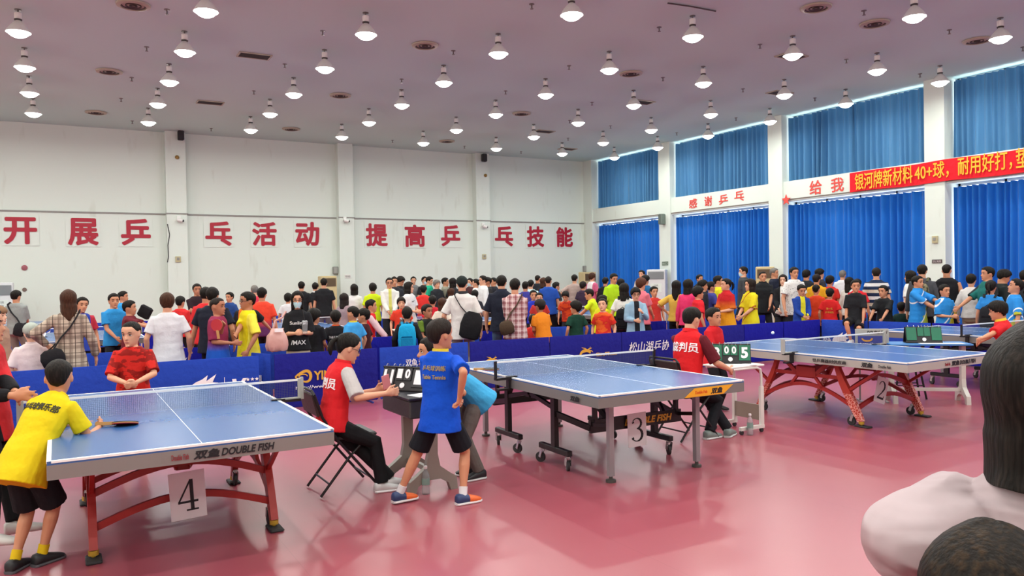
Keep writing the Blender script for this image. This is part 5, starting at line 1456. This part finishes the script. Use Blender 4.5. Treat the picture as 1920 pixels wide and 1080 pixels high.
p('boy in a bright yellow jersey and glasses looking left', ('y', 463, 546, 10.75), -72, hair=('short', 'black'), top=tee('side:#e3d316:#e9dc4a:.14', hem=-.38, len=.95), bot='#1b1b20', lod=1, sk='c', glasses=True, wR=(430, 655, 9.9), aL='relax')
MW = p('woman in a black tee and blue face mask with a pink bag', ('y', 557, 545, 10.9), 2, hair=('bob', 'black', .3), top=tee('#18181c', hem=-.1, len=.95, print=[('f', 'Sunlight', '#dcdcdc', .62, .06, .22, True), ('f', '/MAX', '#dcdcdc', .12, .06, .2, True)]), bot='#b8a992', lod=1, sk='a', fem=True, legs='skirt', glasses=True, mask=True, aL=(.04, .15, .63), aR=(.03, .15, .63))
t = thing('tote_bag', 'crumpled pink satin bag beside the masked woman', 'bag', at_depth(520, 636, 10.2)); mb = MB().loft([ell(V((0, 0, zz)), V((1, 0, 0)), V((0, 1, 0)), a, c2, 36, .6) for zz, a, c2 in ((-.15, .09, .05), (-.14, .125, .07), (-.08, .14, .085), (-.02, .135, .085), (.04, .12, .075), (.09, .095, .055), (.12, .08, .03), (.14, .085, .02))]); mb.v = [v*(1+.13*noise.noise(v*24)+.12*noise.noise(v*9)) for v in mb.v]
mb.build('bag', mat('pink_satin', '#c79a92', .35, bump=.4, bscale=12), t, True); MB().tube([(-.05, 0, .14), (-.02, 0, .24), (.06, -.02, .28), (.12, 0, .36)], .014, 8).build('handle', mat('pink_satin', '#c79a92'), t, True)
MB().box((0, -.09, .12), (.1, .03, .04)).build('clasp', WHT, t)
t = thing('tumbler', 'clear tumbler held by the masked woman in black', 'cup', MW.M @ (MW.arm[-1][2]+V((-.02, .10, .09)))); MB().lathe([(.03, -.09), (.04, .06), (.042, .07), (.03, .09)], n=16).build('cup', MATS['clear_plastic'], t, True); MB().tube([(0, 0, .08), (-.03, 0, .24)], .006, 6).build('straw', BLK, t, True)
p('dark-haired child in black beside the masked woman, turned away', ('y', 589, 577, 11.0), 140, hair=('mop', 'black'), top='#1b1b20', bot='#20202a', lod=1, sk='b', aR='front')
p('child in a black tee with white lettering and orange collar, seen from behind', ('y', 629, 580, 11.3), 178, hair=('short', 'black'), top=tee('#1c1b20', collar='#d9582a', print=[('b', 'TABLE TENNIS', '#e6e6e6', .55, .035, .2, False)]), bot='#1d1d22', lod=1, sk='b')
p('child in a light blue jersey with yellow collar looking left', ('y', 661, 572, 11.1), -135, hair=('buzz', 'black'), top=tee('#3f9ad6', collar='#d8c63c'), bot='#1d2030', lod=1, sk='b')
p('dark-haired child in maroon half hidden behind the child in light blue', ('y', 681, 577, 11.6), -110, hair=('short', 'black'), top='#40181f', bot='#1c1c20', lod=1, sk='b')
BK = p('child in black with a turquoise backpack, seen from behind', ('y', 763, 574, 11.1), 178, hair=('short', 'black'), top=lng('#17171b'), bot='#1b1b20', lod=1, sk='b')
backpack(BK, 'turquoise backpack on the child in black', '#159ccb', (.27, .14, .40), .45, '#0f7fae')
p('boy in a black and green shirt turning to look right', ('y', 801, 569, 11.5), 28, hair=('short', 'black'), top='side:#1e2420:#5f7a26:.1', bot='#1a1a1e', lod=1, sk='c', hy=-15, aR='front')
CM = p('man in a black cap and white tee with a black sling bag', ('y', 866, 517, 10.9), 176, hair=('buzz', 'dark'), cap='#1b2422', brim=False, top=tee('#d9d5d0', hem=-.2, len=.85, collar='#2b2b2e'), bot='#8d8780', lod=1, sk='a', fat=1.05, aL=(.17, .12, .56), aR='relax')
sling(CM, 'large black sling bag across the back of the man in the black cap', '#17171a', (.34, .13, .42), 1, .16, .85)
p('man in a navy polo and jeans, seen from behind', ('y', 940, 515, 11.5), 174, hair=('short', 'black'), top=tee('#191d2c', hem=-.15, len=.9, collar='#23283a'), bot='#4a6480', lod=1, sk='a', fat=1.08, aL='relax', aR='front')
RP = p('man in a red and white plaid shirt, seen from behind', ('y', 965, 521, 10.9), 177, hair=('short', 'black'), top=lng('plaid:#c9a9a8:#7d2b38:#e9dcda:.095', hem=-.25), bot='#23242c', lod=1, sk='a', aL='front', aR='front')
sling(RP, 'brown shoulder bag at the side of the man in red plaid', '#4a3a2c', (.24, .12, .22), -1, .08, .8)
p('boy in an orange tee and dark cap bending forward', ('y', 1012, 560, 11.3), -150, hair=('short', 'dark'), cap='#2a2623', brim=True, top=tee('#e2821c', hem=-.25), bot='#22222a', lod=1, sk='c', lean=22, aL='front', aR='front')
p('child in a red shirt mostly hidden behind the man in red plaid', ('y', 999, 588, 11.9), 170, hair=('short', 'black'), top='#d23430', bot='#222228', lod=2, sk='b')
p('boy in a dark green tee looking left', ('y', 1079, 563, 11.2), -150, hair=('mop', 'black'), top=tee('#123a2c', hem=-.2), bot='#1c1c22', lod=1, sk='b', hy=-35)
p('boy in a red and orange jersey tilting his head back', ('y', 1129, 559, 11.0), -14, hair=('short', 'black'), top=tee('mottle:#cf2a22:#dd5a22:5', hem=-.2, collar='#d8a28a'), bot='#1c1c22', lod=1, sk='a', hp=-12, hr=6)
p('person in yellow reaching right behind the boy in red and orange', ('y', 1130, 552, 11.9), 130, hair=('short', 'black'), top='#d5cf1a', bot='#1c1c22', lod=2, sk='a', aR=(.14, .26, .5), lean=10)
WB = p('woman in a white tee with a black backpack, hair to the shoulders', ('y', 1170, 530, 11.6), 170, hair=('bob', 'black', .4), top='#dedcd4', bot='#24242c', lod=1, sk='a', fem=True, aL='relax', aR='front')
backpack(WB, 'black backpack on the woman in the white tee', '#15161a', (.25, .15, .38), .22)
p('boy with glasses in an open pale denim jacket', ('y', 1192, 538, 11.1), 12, hair=('mop', 'black'), top=lng('front:#8fb0c6:#1d2026:.045', open=True, hem=-.25), bot='#2a2c33', lod=1, sk='a', glasses=True, aL='phone', aR='belly', hp=8)
p('woman with auburn hair in a pink tee, turned away', ('y', 1202, 520, 12.0), 140, hair=('mop', 'auburn'), top='#d9707e', bot='#24242c', lod=1, sk='a', fem=True, aR='front')
MU = p('woman in a mustard yellow tee and black trousers with long black hair', ('y', 1268, 525, 11.7), 165, hair=('long', 'black', .9), top=tee('#d3b04c', hem=-.05, len=.95), bot='#131316', lod=1, sk='a', fem=True, aL='hip', aR='relax')
p('boy in a red shirt between the pink tee and the mustard tee', ('y', 1226, 536, 13.0), 25, hair=('short', 'black'), top='#c4332c', bot='#222228', lod=2, sk='b')
p('girl in a hot pink jacket, turned away', ('y', 1290, 523, 11.6), 160, hair=('bob', 'black', .2), top=lng('#e0386c'), bot='#24242c', lod=1, sk='b', fem=True)
p('boy in a plain red tee looking right in front of the pink jacket', ('y', 1309, 536, 11.0), 110, hair=('mop', 'black'), top='#d01f2a', bot='#202026', lod=1, sk='b')
p('dark-haired youth looking right behind the red tee', ('y', 1318, 524, 12.3), 85, hair=('mop', 'black'), top='#23242c', bot='#202026', lod=2, sk='b')
p('child in a purple and blue shirt by the blue curtain', ('y', 1333, 527, 12.4), 120, hair=('short', 'black'), top='#3c3f8a', bot='#202026', lod=2, sk='b')
p('dark-headed person against the curtain, left of the yellow shirt', ('x', 1312, 514, 15.2), 40, hair=('short', 'black'), top='#1d2026', bot='#202026', lod=2, sk='b')
p('person in a yellow shirt behind the girl in red and yellow', ('y', 1347, 516, 12.4), 95, hair=('short', 'black'), top='#d9cf22', bot='#202026', lod=2, sk='b')
p('girl in a red and yellow jersey with her hair tied back, looking left', ('y', 1361, 521, 11.0), -42, hair=('pony', 'black', .5), top=tee('grad:#e29a1c:#bb1f26:.85:1.15', hem=-.25, collar='#b81c26', len=.95), bot='#17171c', lod=1, sk='a', fem=True, hy=25, aL='belly', aR='front')
p('girl in a yellow polo with a red stripe and shoulder-length hair, looking left', ('y', 1406, 522, 10.9), -46, hair=('bob', 'dark', .12), top=tee('team:#dfd022:#dfd022:#b5562a:.2', hem=-.28, len=.95, collar='#dfd022'), bot='#1b1b20', lod=1, sk='a', fem=True, aL='front', aR='front', hy=15)
p('man in a grey jacket and pale blue mask against the curtain', ('x', 1393, 499, 14.6), -78, hair=('short', 'black'), top=lng('#3d4044'), bot='#22242a', lod=1, sk='a', mask=True)
p('heavy man in a black polo behind the girl in the yellow polo', ('y', 1430, 508, 12.6), 18, hair=('buzz', 'black'), top=tee('#1b1d20', collar='#1b1d20'), bot='#1d1d22', lod=1, sk='b', fat=1.25, aL='front')
p('man with glasses in a navy jacket looking right', ('y', 1452, 502, 13.6), 68, hair=('short', 'grey'), top=lng('#1c2233'), bot='#1d1d22', lod=2, sk='b')
LW_ = p('woman with long wavy hair in a black jacket over white', ('y', 1468, 514, 12.0), -8, hair=('long', 'dark', .8), top=lng('front:#17171b:#d8d6d2:.05', open=True), bot='#1f1f26', lod=1, sk='d', fem=True, aR='front')
o = MB().box((0, 0, 0), (.13, .03, .075), bev=.01).build('purse', mat('white_leather', '#d6cfc6', .4)); o.location = LW_.M @ (LW_.arm[1][2]+V((0, .06, -.07))); o.rotation_euler = (.2, .4, -.4); tag(o, 'small white purse held by the woman with long wavy hair', 'bag')
p('man in a white speckled tee with crew-cut hair', ('y', 1489, 500, 11.3), 32, hair=('short', 'black'), top=tee('speck:#dcdad6:#4a5a55', hem=-.18), bot='#1b1b20', lod=1, sk='b', aR='relax')
p('dark-haired person behind the white speckled tee, turned away', ('y', 1512, 505, 12.8), 150, hair=('mop', 'black'), top='#1e2026', bot='#202026', lod=2, sk='b')
p('tall dark-haired youth second behind the row of children', ('y', 1537, 503, 12.6), 115, hair=('mop', 'black'), top='#2c2e36', bot='#202026', lod=2, sk='a')
p('child in a yellow-orange bib behind the orange shirt', ('y', 1531, 513, 11.8), 165, hair=('short', 'dark'), top='#d79c1e', bot='#202026', lod=2, sk='b')
p('youth in a red jersey behind the small boy in red', ('y', 1556, 516, 11.7), 150, hair=('mop', 'black'), top='#c92e28', bot='#202026', lod=2, sk='b')
p('boy in a blue tracksuit jacket over yellow, looking down', ('y', 1504, 533, 10.85), 25, hair=('short', 'black'), top=lng('front:#1d3f94:#d8cf2e:.05', open=True), bot='#1c2240', lod=1, sk='b', hp=15, aL='front', aR='front')
p('boy in an orange-red shirt, seen from behind', ('y', 1530, 532, 11.2), 170, hair=('buzz', 'black'), top='#cf3f1e', bot='#202026', lod=1, sk='b')
p('small boy in red with yellow lettering on his back', ('y', 1556, 539, 10.8), 172, hair=('short', 'black'), top=tee('#c81f20', hem=-.25, print=[('b', '第一名', '#e0a03a', .55, .05, .12, False), ('b', '乒乓球队', '#e0a03a', .38, .045, .17, False)]), bot='#202026', lod=1, sk='b')
p('grey-haired man in white against the curtain', ('y', 1580, 506, 13.3), 165, hair=('short', 'grey'), top='#d5d6d8', bot='#202026', lod=2, sk='a')
p('woman in a white top with long black hair behind the sitting boy', ('y', 1592, 519, 11.3), 150, hair=('long', 'black', .5), top=lng('#d9d6cf'), bot='#202026', lod=1, sk='a', fem=True)
p('boy in a black tee and shorts sitting on the blue barrier', ('d', 1604, 529, 14.75), -15, H=1.45, hair=('short', 'black'), top=tee('#1b1c20', len=.9), bot='#17171b', lod=1, sk='b', legs='shorts', sit=.68, hy=-25, feet=((-.10, .06, .30), (.02, .26, .30)), aL=(.12, .12, .45), aR=(.10, .10, .40), shoes=('#e2e2e2', '#eeeeee'))
p('boy in a black v-neck tee leaning his hands over the barrier', ('x', 1656, 534, 13.55), -25, hair=('short', 'black'), top=tee('#1d1f22', len=.9), bot='#1c1c22', lod=1, sk='b', hy=10, lean=8, aL=(.08, .30, .50), aR=(.08, .30, .50))
p('child in a red shirt behind the boy sitting on the barrier', ('x', 1607, 522, 14.6), 160, hair=('short', 'black'), top='#c8202c', bot='#202026', lod=2, sk='b')
p('man in a navy, cream and white striped shirt facing the curtain', ('x', 1643, 501, 14.7), 178, hair=('short', 'dark'), top=tee('hstripe:#1d2c4a,#c9bfae,#1d2c4a,#dcdcdc:.28', hem=-.15), bot='#24262c', lod=1, sk='a', fat=1.12)
g = p('dark green jacketed child right of the striped shirt', ('x', 1690, 565, 14.2), 170, hair=('short', 'black'), top=lng('#16302c'), bot='#1c2a30', lod=2, sk='b', H=None)
p('woman in white half hidden behind the camouflage backpack', ('x', 1706, 507, 14.9), -110, hair=('bob', 'black', .2), top='#d9d9d6', bot='#24262c', lod=2, sk='a', fem=True)
CB = p('man in a dark grey shirt wearing a camouflage backpack', ('x', 1729, 495, 14.2), 172, hair=('short', 'black'), top=lng('#4a4b50'), bot='#202026', lod=1, sk='a')
backpack(CB, 'camouflage backpack on the man in dark grey', 'camo:#8a8064:#5a5a42:#3c3a2c', (.30, .16, .46), .48, '#5a5a42')
p('boy in a bright blue jersey with a white slash, arm stretched right', ('x', 1721, 516, 13.75), 58, hair=('short', 'black'), top=tee('team:#2a86cf:#a8b83a:#e6e8ea:.85', hem=-.3, collar='#2a86cf', len=.95), bot='#1c2236', lod=1, sk='b', aL=(.05, .32, .66), aR=(.0, .26, .60))
p('shorter boy in a bright blue and yellow jersey, hand at waist', ('x', 1771, 532, 13.5), 42, hair=('short', 'black'), top=tee('team:#2a86cf:#c2b52c:#e6e8ea:.78', hem=-.3, collar='#2a86cf', len=.95), bot='#1c2236', lod=1, sk='b', aL='belly', aR='belly')
p('man in a black sleeveless vest facing the wall column', ('x', 1775, 494, 14.6), 172, hair=('buzz', 'black'), top=dict(c='#17171b', sl='none', hem=-.15), bot='#202026', lod=1, sk='b', fat=1.1, aL='relax', aR='relax')
p('woman in a white blouse and khaki trousers, seen from behind', ('x', 1821, 512, 14.5), 165, hair=('pony', 'black', .0), top=lng('#dad6d3', hem=-.05), bot='#b5a68c', lod=1, sk='a', fem=True, aL='relax')
TM = p('tall man in a teal and black tee smiling left', ('x', 1851, 499, 14.0), -62, hair=('short', 'black'), top=tee('side:#1d6a64:#22262a:.13', len=.95), bot='#202026', lod=1, sk='b', fat=1.1, aR=(.08, .26, .58))
p('person in a dark jacket looking down at the far right', ('x', 1888, 505, 14.5), 105, hair=('mop', 'black'), top=lng('#1d2424'), bot='#202026', lod=2, sk='b', hp=20)
GP = p('girl in a bright blue shirt with a ponytail, seen from behind', ('x', 1858, 524, 13.5), 165, hair=('pony', 'black', .55), top=tee('#2a82cc', hem=-.3), bot='#1c2236', lod=1, sk='b', fem=True)
backpack(GP, 'black backpack on the girl in the bright blue shirt', '#1b1d22', (.24, .14, .36), .25)
p('girl in a blue and yellow jersey looking up left at the right edge', ('x', 1908, 521, 13.4), -75, hair=('pony', 'black', .4), top=tee('team:#2a86cf:#b5b43a:#e6e8ea:.75', hem=-.3, len=.95), bot='#1c2236', lod=1, sk='b', fem=True, hp=-12)
p('dark-haired person cut off by the right edge', ('x', 1922, 505, 15.2), 160, hair=('short', 'black'), top='#2a2c30', bot='#202026', lod=2, sk='b')
# ---- second court row and the crowd at the back
p('boy in a blue and red jersey half hidden by the woman in tan plaid', ('y', 155, 556, 13.6), 20, hair=('short', 'black'), top='side:#2a3f9a:#b02a3c:.1', bot='#202026', lod=1, sk='b', hr=-6)
p('boy in a bright blue jersey looking down at the second row table', ('y', 213, 549, 14.6), 15, hair=('short', 'black'), top='team:#2c8ccc:#8a4a2a:#2c8ccc:.7', bot='#20242c', lod=1, sk='b', aR='front')
p('taller boy in a bright blue jersey looking right', ('y', 231, 545, 18.6), 70, hair=('short', 'black'), top='#2c8ccc', bot='#20242c', lod=2, sk='b')
k1 = p('child in dark red reaching right with a black case', ('y', 243, 562, 14.2), 75, hair=('short', 'black'), top='#6a1f2a', bot='#20242c', lod=2, sk='b', aR=(.12, .34, .68), aL=(.05, .34, .66))
o = MB().box((0, 0, 0), (.2, .08, .2), bev=.02).build('carry_case', cloth('#1b1a1d')); o.location = at_depth(272, 585, 12.7); o.rotation_euler = (0, .5, -.5); tag(o, 'black paddle case held out by the child in dark red', 'bag')
GM = p('man in a grey polo with a black sling bag at the far left', ('y', 30, 543, 18.2), 150, hair=('short', 'black'), top=tee('#8d918e', hem=-.15, len=.95), bot='#8a867c', lod=2, sk='b', aR='front', aL='front', fat=1.05)
sling(GM, 'black sling bag on the man in the grey polo at the far left', '#1d1c20', (.22, .1, .26), 1, .05, 1.0)
p('person in a tan top cut off by the left edge behind the barrier', ('y', -4, 572, 11.6), 60, hair=None, cap='#8a6a50', brim=False, top=lng('#a98672'), bot='#3a3a40', lod=1, sk='d', H=None)
p('man in a dark maroon shirt with folded arms', ('y', 369, 531, 17.0), 12, hair=('short', 'black'), top=lng('#2c1a22'), bot='#1d1d22', lod=2, sk='c', aL='crossed', aR='crossed')
p('child in a red tee by the left back wall column', ('y', 338, 554, 16.2), 150, hair=('short', 'black'), top='#cf2a2c', bot='#202026', lod=2, sk='b', aR='front')
p('person in a red jacket behind the big man in navy', ('y', 386, 537, 13.0), 160, hair=('short', 'black'), top=lng('#d42c30'), bot='#202026', lod=2, sk='b')
p('small boy in a blue shirt far behind, looking left', ('y', 430, 547, 19.3), -40, hair=('short', 'black'), top='#22417e', bot='#202026', lod=2, sk='b')
p('bald man in a red tee, seen from behind', ('y', 477, 533, 17.6), 175, hair=('bald', 'grey'), top='#d4344a', bot='#2a2a30', lod=2, sk='a')
p('boy in an orange-red jersey, seen from behind', ('y', 491, 538, 15.4), 168, hair=('short', 'black'), top='grad:#5c2a58:#e2452e:.85:1.0', bot='#202026', lod=2, sk='b')
p('person in black with an orange front behind the boy in yellow', ('y', 462, 547, 12.9), 150, hair=('short', 'black'), top='side:#e0741e:#1b1b20:.09', bot='#202026', lod=2, sk='b', aR=(.14, .30, .56))
p('youth in a black tee at the back, left of the beige air conditioner', ('y', 565, 527, 20.2), 175, hair=('short', 'black'), top='#1b1c20', bot='#2a2c34', lod=2, sk='a')
p('youth in a black tee with a white collar at the back', ('y', 591, 529, 20.8), 170, hair=('short', 'black'), top=tee('#202126', collar='#dddddd'), bot='#2a2c34', lod=2, sk='a')
p('stocky man in a black tee and grey trousers before the beige air conditioner', ('y', 607, 521, 19.6), 178, hair=('short', 'black'), top='#1a1b1f', bot='#77757a', lod=2, sk='a', fat=1.1)
p('child in white with a red seat far behind the masked woman', ('y', 540, 549, 18.3), 160, hair=('mop', 'black'), top='#d6d6d8', bot='#7a1c24', lod=2, sk='b')
p('woman with long dark hair in greyish pink left of the white hood', ('y', 645, 549, 15.4), 150, hair=('long', 'dark', .4), top=lng('#9a8488'), bot='#2a2a30', lod=2, sk='a', fem=True)
p('woman in a white hooded jacket, seen from behind', ('y', 664, 532, 18.0), 172, hair=('bob', 'black', .1), top=lng('#dddcda'), bot='#22242c', lod=2, sk='a', fem=True)
p('boy in a fluorescent yellow tee, seen from behind', ('y', 699, 530, 17.6), 172, hair=('mop', 'black'), top=tee('#c8e01a', hem=-.2), bot='#22242c', lod=2, sk='b')
p('man with glasses in a white jacket over yellow, facing us', ('y', 730, 520, 17.2), 5, hair=('short', 'black'), top=lng('front:#dcdad2:#d3d06a:.035', open=True), bot='#1b1b20', lod=1, sk='b', glasses=True, aL='front', aR='front')
p('dark-haired person just behind the white jacket', ('y', 739, 518, 18.6), 10, hair=('short', 'black'), top='#2a2c32', bot='#202026', lod=2, sk='b')
p('person in a dark jacket looking down, right of the white jacket', ('y', 754, 518, 19.2), 60, hair=('mop', 'black'), top=lng('#1e2026'), bot='#202026', lod=2, sk='b', hp=20)
NW = p('woman in a white tee with a black tick mark and a dark bag strap', ('y', 767, 528, 16.3), 48, hair=('bob', 'black', .05), top=tee('#dad8d6', print=[('f', '✓', '#1a1a1a', .68, .04, .09, True)]), bot='#27366a', lod=1, sk='a', fem=True, aL='belly', aR='belly', hy=-25)
ur = p('umpire in a red vest and white sleeves at the second row table', ('y', 696, 560, 13.6), 88, hair=('short', 'black'), top=vest('#c81f26', '#d9b9bd', usl='long'), bot='#1d1d22', lod=1, sk='b', sit=.46, lean=10, aL=(.04, .24, .52), aR=(.06, .24, .50))
stool('stool under the umpire at the second row table', ur.root.location.x, ur.root.location.y, ur.rz)
pedestal_desk('pale umpire desk beside the second row table', (ur.root.location.x+.62, ur.root.location.y-.25, 0), 1.3, .55, .42, .74, mat('pale_leg', '#c9c4b8', .5), mat('cream_top', '#d9d4c6', .5), None)
scoreboard('dark flip scoreboard on the pale umpire desk of the second row', (ur.root.location.x+.66, ur.root.location.y-.22, .742), 1.3, ('', '', '', ''), BCARD, BLK, .4)
p('boy in a red jersey facing us beside the second row umpire', ('y', 752, 556, 14.4), 5, hair=('mop', 'dark'), top='#d03a26', bot='#1d1d22', lod=2, sk='a')
p('man in a grey shirt at the back wall', ('y', 775, 518, 22.6), 10, hair=('short', 'black'), top='#77787a', bot='#202026', lod=2, sk='a')
p('youth in dark clothes with a white mask at the back wall', ('y', 796, 518, 22.4), 30, hair=('short', 'black'), top='#1d1e24', bot='#202026', lod=2, sk='a', mask=True)
p('man in a green tee looking at his phone', ('y', 807, 518, 20.4), 70, hair=('short', 'black'), top='#1fa884', bot='#202026', lod=2, sk='a', aL='belly', aR='belly', hp=12)
p('grey-haired person right of the green tee', ('y', 819, 524, 20.0), 40, hair=('mop', 'grey'), top='#23262c', bot='#202026', lod=2, sk='a')
p('child in red behind the woman with the tick mark tee', ('y', 794, 534, 18.2), 170, hair=('short', 'black'), top='#d6332e', bot='#202026', lod=2, sk='b')
p('man in an olive shirt with a chest bag looking right', ('y', 835, 520, 20.4), 80, hair=('short', 'black'), top='#8d8c7c', bot='#6f6d62', lod=2, sk='b', aR='front')
p('woman with dark wavy hair right of the olive shirt', ('y', 849, 521, 20.2), 140, hair=('bob', 'black', .2), top='#26262c', bot='#202026', lod=2, sk='a', fem=True)
p('child in a red jersey with white number bending away', ('y', 811, 553, 15.2), 175, hair=('short', 'black'), top=tee('#c62030', print=[('b', '14', '#eeeeee', .5, .1, .12, False)]), bot='#1d1d40', lod=2, sk='b')
p('small child in a white hooded top beside the red jersey', ('y', 829, 558, 15.0), 160, hair=('bob', 'brown', .1), top='#d9d0c0', bot='#27366a', lod=2, sk='b')
p('person with brown hair in light grey behind the man in the black cap', ('y', 846, 540, 18.2), 150, hair=('bob', 'brown', .2), top='#b9b9bb', bot='#202026', lod=2, sk='a', fem=True)
p('woman in a pale green mask right of the black cap', ('y', 881, 521, 20.6), -40, hair=('short', 'black'), top='#4a2a2c', bot='#202026', lod=2, sk='a', fem=True, mask=True)
p('woman in white with a ponytail looking left', ('y', 892, 522, 19.2), -100, hair=('pony', 'black', .5), top='#dfdddd', bot='#202026', lod=2, sk='a', fem=True)
p('man in a white shirt looking left by the right back wall column', ('y', 905, 516, 17.6), -72, hair=('short', 'black'), top=lng('#dfe0e0'), bot='#202026', lod=2, sk='a')
p('man behind the white shirt, brown skinned, looking left', ('y', 914, 519, 19.0), -75, hair=('short', 'black'), top='#2c2a2c', bot='#202026', lod=2, sk='c')
p('man in dark clothes just left of the navy polo', ('y', 925, 520, 20.0), -60, hair=('short', 'black'), top='#22242c', bot='#202026', lod=2, sk='b')
p('small dark-haired child right of the black cap', ('y', 890, 543, 16.4), 170, hair=('mop', 'black'), top='#24242c', bot='#202026', lod=2, sk='b')
p('person in a purple tee behind the red plaid shirt', ('y', 985, 527, 16.5), 170, hair=('short', 'black'), top='#3a3a8e', bot='#202026', lod=2, sk='b')
p('person in a pale aqua tee left of the blue group', ('y', 995, 524, 17.8), 170, hair=('short', 'black'), top='#bcdce0', bot='#202026', lod=2, sk='a')
p('tall man with cropped hair at the back, above the blue group', ('y', 1008, 515, 20.5), 160, hair=('buzz', 'dark'), top='#22262e', bot='#202026', lod=2, sk='b')
p('woman with brown hair beside the man in royal blue', ('y', 1019, 520, 18.4), 150, hair=('bob', 'brown', .1), top='#2a2420', bot='#202026', lod=2, sk='a', fem=True)
p('man in a royal blue tee, seen from behind', ('y', 1028, 517, 16.4), 172, hair=('buzz', 'dark'), top='#1f49a0', bot='#1d1d24', lod=2, sk='b', fat=1.05)
p('person in a cap and white collar right of the royal blue tee', ('y', 1043, 528, 17.4), 120, hair=('short', 'black'), top='#23252b', bot='#202026', lod=2, sk='b')
p('boy in a blue shirt facing us in the blue group', ('y', 1000, 543, 15.0), 10, hair=('short', 'black'), top='#2433b0', bot='#202026', lod=2, sk='b')
p('smaller boy in red facing us in the blue group', ('y', 1011, 548, 14.6), 0, hair=('short', 'black'), top='#b0302c', bot='#202026', lod=2, sk='a')
p('child in an orange-red tee bending at the far table', ('y', 1059, 546, 15.6), -20, hair=('mop', 'black'), top='mottle:#d0481e:#a82a1c:8', bot='#202026', lod=2, sk='b', lean=22, hp=20)
p('man in a beige tee, seen from behind', ('y', 1077, 514, 18.4), 168, hair=('short', 'black'), top=tee('#b09a92', hem=-.2, len=.9), bot='#2a2a30', lod=2, sk='a', aL='hip', aR='reach')
p('dark-haired child right of the beige tee', ('y', 1093, 527, 18.2), 150, hair=('mop', 'dark'), top='#3c2c40', bot='#202026', lod=2, sk='b')
p('woman with brown hair in a white and pink top in the back corner', ('y', 1110, 511, 18.8), 135, hair=('mop', 'brown'), top='side:#dcd4d6:#c2597c:.11', bot='#dcdad4', lod=2, sk='a', fem=True)
p('boy in a fluorescent yellow-green tee leaning left over the table', ('y', 1102, 541, 13.9), -95, hair=('short', 'black'), top='#cbe31c', bot='#202026', lod=1, sk='b', lean=24, hp=12, aL=(.06, .34, .52), aR=(.06, .34, .50))
p('person in black against the blue curtain in the back corner', ('y', 1135, 519, 17.4), 165, hair=('short', 'black'), top=lng('#17181c'), bot='#17181c', lod=2, sk='b')
p('man in a lime green tee looking down', ('y', 1152, 512, 14.6), 30, hair=('short', 'black'), top=tee('#a8d21c', hem=-.2, len=.95), bot='#4a3a2c', lod=1, sk='b', hp=14)
p('man with dark hair and a pale shirt beside the white cabinet', ('y', 1203, 506, 18.2), -30, hair=('short', 'black'), top=lng('#c9c4c0'), bot='#202026', lod=2, sk='a')
p('man with curly dark hair in a blue shirt right of the lime tee', ('y', 1210, 515, 15.0), 140, hair=('mop', 'black'), top=lng('#1d5a8a'), bot='#202026', lod=2, sk='b')
p('dark-haired person behind the woman with the black backpack', ('y', 1164, 522, 15.4), 150, hair=('bob', 'black', .1), top='#2a2c34', bot='#202026', lod=2, sk='b')
finish_people()
